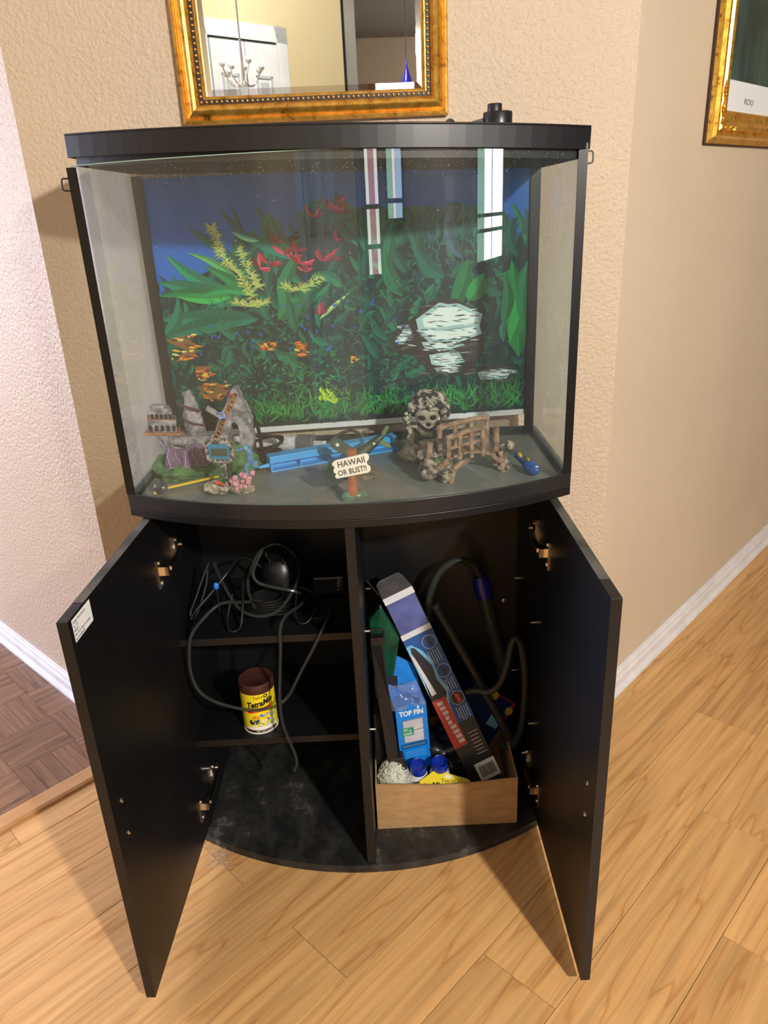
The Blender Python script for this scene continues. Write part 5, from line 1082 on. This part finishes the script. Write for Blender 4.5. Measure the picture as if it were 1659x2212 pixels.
b = MB(); b.prism([(.013, .048), (.058, .048), (.058, .106), (.013, .104)], .0002, .0006, tM); b.build('cartridge_picture', 'tf_pad', tf)
b = MB(); b.prism([(.013, .075), (.058, .078), (.058, .0795), (.013, .0765)], .0006, .0008, tM); b.ring([(.013, .048), (.058, .048), (.058, .106), (.013, .104)], [(.0142, .0492), (.0568, .0492), (.0568, .1048), (.0142, .1028)], .0006, .0008, tM); b.build('cartridge_seam', 'grey_ink', tf)
b = MB(); b.prism([(.009, .066), (.035, .066), (.036, .086), (.010, .086)], .0008, .0011, tM); b.build('size_badge', 'tf_green', tf)
text_mesh('PF-L', .010, tM @ Matrix.Translation((.0225, .0765, .0012)), 'badge_text', 'white', tf, align='CENTER')
for i in range(2): kk = MB().prism([(.013, .072-.0032*i), (.032, .072-.0032*i), (.032, .0732-.0032*i), (.013, .0732-.0032*i)], .0011, .0013, tM).build('badge_line', 'white', tf)
b = MB(); b.prism([(.006, .033), (TL-.006, .035), (TL-.006, .046), (.006, .044)], .0002, .0005, tM); b.build('navy_strip', 'tf_navy', tf)
b = MB()
for i in range(2): b.prism([(.008, .0365+.0035*i), (TL-.009, .038+.0035*i), (TL-.009, .039+.0035*i), (.008, .0375+.0035*i)], .0005, .0007, tM)
for i in range(4): b.prism([(.014, .010+.0045*i), (.060-.003*(i % 2), .011+.0045*i), (.060-.003*(i % 2), .0118+.0045*i), (.014, .0108+.0045*i)], .0003, .0006, tM)
b.build('small_print', 'ltblue', tf)
b = MB(); b.add([tp(0, TH-.004, -.045), tp(TL, TH, -.045), tp(TL-.008, TH+.058, -.06), tp(-.012, TH+.115, -.062), tp(-.014, TH+.075, -.06)], [(0, 1, 2, 3, 4)]); o = b.build('open_flap', 'tf_blue', tf); sm_ = o.modifiers.new('s', 'SOLIDIFY'); sm_.thickness = .0008
b = MB(); b.add([tp(0, TH-.004, 0), tp(0, TH-.004, -.045), tp(-.010, TH+.040, -.035), tp(-.010, TH+.045, -.008)], [(0, 1, 2, 3)]); o = b.build('open_flap', 'tf_blue', tf); sm_ = o.modifiers.new('s', 'SOLIDIFY'); sm_.thickness = .0008
glassmat('plastic_film', (.9, .92, .95, 1), .28, (.75, .8, .88, 1), 30, .12, 1.5, .3, .7)
pgs = MB(); nn = 14; vs = []
for j in range(nn+1):
    for i in range(nn+1):
        u, v = i/nn, j/nn; p = tp(-.006+.072*u-.010*v, TH-.006+.050*v, .004+.012*math.sin(u*7+v*4)*.5+.01*noise.noise(Vector((u*5, v*5, 2)))-.02*v); vs.append(p)
pgs.add(vs, [(j*(nn+1)+i, j*(nn+1)+i+1, (j+1)*(nn+1)+i+1, (j+1)*(nn+1)+i) for j in range(nn) for i in range(nn)])
o = pgs.build('plastic_film', 'plastic_film', None, smooth=True, origin=tp(.03, TH)); tag(o, 'crumpled clear plastic film hanging out of the open blue box', 'film')
# ---- tall black filter part
ft_ = thing('filter_intake_part', (.035, -.272, ZI), 'tall black plastic filter part standing at the left end of the tray', 'filter part')
b = MB(); b.add([(.019, -.270, .438), (.042, -.274, .436), (.052, -.270, .31), (.064, -.284, .165), (.040, -.287, .160), (.026, -.270, .31)]+[(.019, -.258, .438), (.042, -.258, .436), (.052, -.26, .31), (.064, -.272, .165), (.040, -.275, .160), (.026, -.26, .31)], [(0, 1, 2, 5), (5, 2, 3, 4), (7, 6, 11, 8), (8, 11, 10, 9), (0, 6, 7, 1), (1, 7, 8, 2), (2, 8, 9, 3), (3, 9, 10, 4), (4, 10, 11, 5), (5, 11, 6, 0)]); b.build('body', 'black_plastic', ft_, bevel=.0015)
b = MB(); b.box((.033, -.266, .4475), (.028, .018, .018)); b.tube([(.022, -.265, .455), (.022, -.265, .471), (.045, -.265, .470), (.045, -.265, .455)], .0028, 8); b.build('clip_handle', 'black_plastic', ft_, bevel=.001)
b = MB(); b.add([(.044, -.287, .163), (.074, -.284, .166), (.082, -.292, .140), (.040, -.294, .137)]+[(.044, -.262, .163), (.074, -.262, .166), (.080, -.27, .140), (.040, -.27, .137)], [(0, 1, 2, 3), (7, 6, 5, 4), (0, 4, 5, 1), (1, 5, 6, 2), (2, 6, 7, 3), (3, 7, 4, 0)]); b.build('flared_foot', 'black_plastic', ft_, bevel=.0015)
b = MB(); b.add([(.016, -.255, .26), (.030, -.258, .26), (.034, -.262, .13), (.016, -.262, .13)]+[(.016, -.20, .26), (.030, -.20, .26), (.034, -.2, .13), (.016, -.2, .13)], [(0, 1, 2, 3), (7, 6, 5, 4), (0, 4, 5, 1), (1, 5, 6, 2), (2, 6, 7, 3), (3, 7, 4, 0)]); b.build('side_plate', 'black_plastic', ft_)
# ---- bag of white gravel: countless grains
mat('gravel_white', S(226, 228, 214), .6, var=S(190, 196, 178), vscale=60)
gv = thing('gravel_bag', (.052, -.285, ZI), 'clear bag of white gravel at the left end of the tray', 'gravel')
MB().blob((.052, -.283, .104), (.034, .034, .052), .12, 3, 3, 2).build('bag_fill', 'gravel_white', gv, smooth=True)
b = MB()
for i in range(900):
    a = rg.uniform(0, 6.28); e_ = rg.uniform(-1.2, 1.57); p = Vector((.052+.0355*math.cos(a)*math.cos(e_), -.283+.036*math.sin(a)*math.cos(e_), .104+.054*math.sin(e_)))
    b.blob(p, (.0018, .0018, .0018), .3, 2, 1, i)
o = b.build('gravel_grains', 'gravel_white', gv); o['kind'] = 'stuff'
# ---- two bottles with blue caps
mat('bottle_white', S(232, 234, 238), .35); mat('cap_blue', S(22, 56, 180), .3, var=S(18, 48, 160), vscale=30); mat('bottle_green', S(190, 200, 50), .4)
def bottle(c, lean, label, extra):
    o = thing('water_treatment_bottle', (c[0], c[1], ZI), label, 'bottle', 'bottles with blue caps in the tray')
    ax = Vector(lean).normalized(); Mx = Vector((0, 0, 1)).rotation_difference(ax).to_matrix().to_4x4(); Mx.translation = Vector(c)
    bd_ = MB().lathe([(.021, 0), (.0225, .002), (.0225, .075), (.020, .088), (.0155, .095), (.0155, .098)], 28, Mx).build('bottle_body', 'bottle_white', o, smooth=True)
    MB().lathe([(.0172, .097), (.0178, .0985), (.0172, .116), (.0165, .1175), (.0155, .1165), (.0150, .108), (.004, .106), (0, .106)], 28, Mx).build('cap', 'cap_blue', o, smooth=True)
    if extra:
        def wf(p, z): a = -1.1+p.x/.0228; return Mx @ Vector((.0229*math.cos(a), .0229*math.sin(a), z+p.y))
        text_mesh('Care', .011, I4, 'lettering', 'grey_ink', o, warp=lambda p: wf(p, .07)); 
        b = MB(); vs = [wf(Vector((x, y, 0)), 0) for y in (.02, .06) for x in (-.02+.004*k for k in range(16))]; b.add(vs, [(i, i+1, 17+i, 16+i) for i in range(15)]); b.build('green_label', 'bottle_green', o)
        b = MB(); vs = [wf(Vector((x, y, .0)), 0)*1 for y in (.062, .067) for x in (-.02+.004*k for k in range(16))]; b.add(vs, [(i, i+1, 17+i, 16+i) for i in range(15)]); b.build('blue_stripe', 'cap_blue', o)
bottle((.103, -.268, .0335), (.02, -.17, 1), 'white bottle with blue cap, left of the pair in the tray', False)
bottle((.153, -.262, .0335), (-.02, -.17, 1), 'white bottle with blue cap and green label, right of the pair in the tray', True)
# ---- yellow hang card
yc = thing('yellow_hang_card', (.15, -.318, ZI), 'yellow blister card lettered Tetra tucked behind the tray front', 'package')
cM = frame_M((.153, -.318, .113), (math.cos(.06), .0, math.sin(.06)*-1), (0, -.52, .85))
cpo = [(-.062, -.004), (.062, -.004), (.062, .010), (.056, .016), (-.008, .034), (-.016, .033), (-.052, .008), (-.062, .0)]
MB().prism(cpo, -.0006, .0006, cM).build('card', 'can_yellow', yc)
MB().prism([(-.002, .004), (.030, .001), (.033, .013), (.0, .018)], .0006, .0008, cM).build('brand_panel', 'can_yellow', yc)
text_mesh('Tetra', .012, cM @ Matrix.Translation((-.002, .008, .0009)), 'lettering', 'dark_ink', yc); text_mesh('O', .012, cM @ Matrix.Translation((.0255, .007, .0009)), 'lettering', 'dark_ink', yc)
text_mesh('TetraMin', .016, cM @ Matrix.Translation((-.058, -.002, .0009)), 'lettering', 'dark_ink', yc, bold=.0005, shear=.2)
MB().prism([(-.058, -.003), (.012, -.0035), (.012, -.001), (-.058, .0)], .0006, .0009, cM).build('red_banner', 'can_red', yc)
MB().prism([(.006, .020), (.010, .026), (.018, .024), (.026, .018), (.016, .017)], .0006, .0009, cM).build('hang_hole', 'can_white', yc)
# ---- black plastic bag behind
mat('bag_black', S(40, 42, 46), .25, var=S(22, 23, 26), vscale=30, bmp=(.6, .006), bscale=40)
bg = MB().blob((.185, -.20, .10), (.075, .06, .072), .35, 2.5, 4, 31, flat=ZI).build('plastic_bag', 'bag_black', None, smooth=True, origin=(.185, -.2, ZI)); tag(bg, 'crumpled dark plastic bag filling the middle of the tray', 'bag')
# ---- green packet
mat('pack_green', S(24, 96, 66), .35, var=S(14, 60, 44), vscale=30)
gp = MB(); gp.add([(.016, -.19, .45), (.040, -.20, .482), (.078, -.195, .40), (.06, -.2, .30), (.018, -.19, .33), (.016, -.17, .45), (.040, -.18, .482), (.078, -.17, .40), (.06, -.175, .30), (.018, -.17, .33)], [(0, 1, 2, 3, 4), (9, 8, 7, 6, 5)]+[(i, (i+1) % 5, 5+(i+1) % 5, 5+i) for i in range(5)])
gk = thing('green_packet', (.04, -.19, .30), 'dark green packet wedged behind the black filter part', 'packet'); gp.build('pouch', 'pack_green', gk, bevel=.003)
MB().box((.045, -.185, .23), (.05, .03, .16)).build('lower_sleeve', 'carton_dark', gk, bevel=.001)
# ---- dark blue box with red edge
mat('navy_box', S(20, 36, 92), .4); mat('navy_red', S(190, 40, 44), .45); mat('navy_yellow', S(216, 180, 40), .45)
nb_ = thing('navy_filter_box', (.27, -.15, ZI), 'dark blue box with red edge and yellow spots at the right rear of the tray', 'box')
nM = frame_M((.262, -.165, .18), (.76, .12, -.62), (-.1, -.9, .42))
MB().box((0, 0, 0), (0, 0, 0)); b = MB(); b.prism([(-.06, -.09), (.06, -.09), (.06, .05), (-.06, .05)], -.05, 0, nM); b.build('body', 'navy_box', nb_, bevel=.0008)
MB().prism([(-.02, .0505), (.06, .0505), (.06, .0515), (-.02, .0515)], -.03, 0, nM).build('red_edge', 'navy_red', nb_); MB().prism([(.052, .01), (.06, .01), (.06, .05), (.052, .05)], 0.0001, .0005, nM).build('red_edge', 'navy_red', nb_); MB().prism([(-.055, -.03), (-.03, -.03), (-.03, -.005), (-.055, -.005)], 0.0001, .0005, nM).build('red_patch', 'navy_red', nb_)
for c in ((0, .046), (.054, .030)): MB().prism([(c[0]+.010*math.cos(k*pi/8), c[1]+.010*math.sin(k*pi/8)) for k in range(16)], .0004, .0008, nM).build('yellow_spot', 'navy_yellow', nb_)
MB().prism([(.02, -.02), (.05, -.02), (.05, .005), (.02, .005)], .0001, .0005, nM).build('pale_panel', 'ltblue', nb_)
# ---- gravel siphon
sv = thing('gravel_siphon', (.30, -.10, ZF), 'gravel siphon with blue collar and clear hose at the rear of the right compartment', 'siphon')
tubemat('siphon_clear', (.60, .63, .62, 1), S(66, 70, 68), .3, .5)
MB().tube([(.264, -.105, .470), (.318, -.105, .235)], .016, 18).build('wide_tube', 'siphon_clear', sv, smooth=True)
cl_ = MB(); cl_.tube([(.258, -.105, .496), (.262, -.105, .480), (.270, -.105, .447)], [.012, .0185, .0185], 18); mat('collar_blue', S(28, 30, 130), .3); cl_.build('collar', 'collar_blue', sv, smooth=True)
MB().tube(spline([(.2600, -.106, .492), (.252, -.11, .515), (.237, -.115, .534), (.207, -.12, .543), (.172, -.122, .520), (.151, -.125, .472), (.144, -.135, .420), (.150, -.15, .37), (.17, -.16, .30), (.2, -.15, .22)], 7), .0085, 10).build('hose', 'siphon_clear', sv, smooth=True)
rt = MB().tube([(.156, -.172, .468), (.236, -.19, .310), (.322, -.215, .125)], .0095, 12).build('rigid_tube', 'siphon_clear', None, smooth=True, origin=(.322, -.215, .125)); tag(rt, 'straight clear rigid tube leaning beside the printed carton', 'tube')
tube_thing('clear_hose', [(.215, -.215, .275), (.236, -.22, .281), (.262, -.225, .279), (.286, -.225, .30), (.302, -.225, .350), (.308, -.225, .392), (.317, -.225, .409), (.328, -.225, .396), (.3385, -.225, .33), (.340, -.225, .255), (.334, -.225, .178), (.320, -.225, .140), (.302, -.225, .132), (.287, -.225, .147)], .0075, 'clear_tube', 'thick clear hose looping down along the right inner side of the cabinet', 'hose', 10)
# ------------------------------------------------------------------ lamps in the room behind
mat('lamp_blue', S(40, 40, 170), .2); mat('lamp_wire', S(30, 30, 40), .5)
mm, nt, b_ = NT('bulb'); b_.inputs['Emission Color'].default_value = (1, .85, .65, 1); b_.inputs['Emission Strength'].default_value = 6
def pendant(x, y, zb, label, lit):
    o = thing('pendant_lamp', (x, y, zb), label, 'lamp', 'blue pendant lamps')
    MB().lathe([(.030, 0), (.029, .012), (.023, .035), (.013, .06), (.006, .085), (.004, .11), (.003, .112)], 24, Matrix.Translation((x, y, zb))).build('shade', 'lamp_blue', o, smooth=True)
    MB().tube([(x, y, zb+.11), (x, y, HC-.001)], .0025, 6).build('wire', 'lamp_wire', o)
    if lit:
        MB().blob((x, y, zb-.02), (.016, .016, .022), 0, sub=2).build('bulb', 'bulb', o, smooth=True)
        l = bpy.data.lights.new('pendant_light', 'SPOT'); l.energy = LAMP_POWER; l.color = LAMP_COL; l.shadow_soft_size = .05; l.spot_size = 1.75; l.spot_blend = .5
        lo = bpy.data.objects.new('pendant_light', l); C.objects.link(lo); lo.location = (x, y, zb-.085); lo.rotation_euler = (Vector((.1, -.3, .6))-Vector((x, y, zb-.085))).to_track_quat('-Z', 'Y').to_euler()
pendant(.540, -2.57, 1.785, 'small blue glass pendant lamp on a thin wire seen in the mirror', False)
pendant(LAMP_LOC.x, LAMP_LOC.y, LAMP_LOC.z+.085, 'lit blue pendant lamp behind the photographer to the right', True)
# added flush lamp, out of view, brightens the entry in the mirror
el = thing('added_entry_lamp', (2.3, -3.9, 2.358), 'added unseen flush lamp brightening the entry behind the photographer', 'lamp')
mat('opal', S(235, 232, 224), .4)
MB().lathe([(.10, -.05), (.13, -.04), (.15, -.015), (.15, 0)], 28, Matrix.Translation((2.3, -3.9, 2.358))).build('bowl', 'opal', el, smooth=True)
l3 = bpy.data.lights.new('added_entry_light', 'POINT'); l3.energy = 55; l3.color = (1, .95, .9); l3.shadow_soft_size = .03
l3o = bpy.data.objects.new('added_entry_light', l3); C.objects.link(l3o); l3o.location = (2.3, -3.9, 2.24)
# chandelier seen in the mirror
mat('chrome', (.8, .8, .82, 1), .2, 1); mat('frosted', S(214, 214, 206), .3)
rl = thing('added_ceiling_light', (-.1, -1.75, HC-.003), 'added unseen ceiling light brightening the door wall behind the photographer', 'lamp')  # fixture and spot added out of view to lift the mirrored door wall
MB().ring([(-.1+.075*math.cos(k*pi/12), -1.75+.075*math.sin(k*pi/12)) for k in range(24)], [(-.1+.055*math.cos(k*pi/12), -1.75+.055*math.sin(k*pi/12)) for k in range(24)], HC-.012, HC-.001).build('trim_ring', 'white_paint', rl)
cl2 = bpy.data.lights.new('added_ceiling_spot', 'SPOT'); cl2.energy = 130; cl2.color = (1, .95, .88); cl2.shadow_soft_size = .05; cl2.spot_size = 1.5; cl2.spot_blend = .5
clo = bpy.data.objects.new('added_ceiling_spot', cl2); C.objects.link(clo); clo.location = (-.1, -1.75, HC-.02); clo.rotation_euler = (Vector((-.15, -2.75, 1.7))-clo.location).to_track_quat('-Z', 'Y').to_euler()
ch = thing('chandelier', (-.235, -2.2, 1.75), 'silver chandelier with wavy arms and small glass globes seen in the mirror', 'chandelier')
MB().lathe([(.006, 0), (.03, .006), (.03, .012), (.008, .03), (.004, .2), (.004, HC-1.751-.0)], 16, Matrix.Translation((-.235, -2.2, 1.75))).build('stem', 'chrome', ch, smooth=True)
for k in range(7):
    a = k*2*pi/7+.3; r = .085
    p = [(-.235+.02*math.cos(a), -2.2+.02*math.sin(a), 1.758), (-.235+r*.6*math.cos(a), -2.2+r*.6*math.sin(a), 1.765), (-.235+r*.8*math.cos(a+.1), -2.2+r*.8*math.sin(a+.1), 1.79), (-.235+r*math.cos(a), -2.2+r*math.sin(a), 1.815+.02*(k % 2))]
    ar = MB().tube(spline(p, 5), .0028, 6).build('arm', 'chrome', ch, smooth=True)
    MB().blob(Vector(p[-1])+Vector((0, 0, .014)), (.014, .014, .017), 0, sub=2).build('globe', 'frosted', ar, smooth=True)
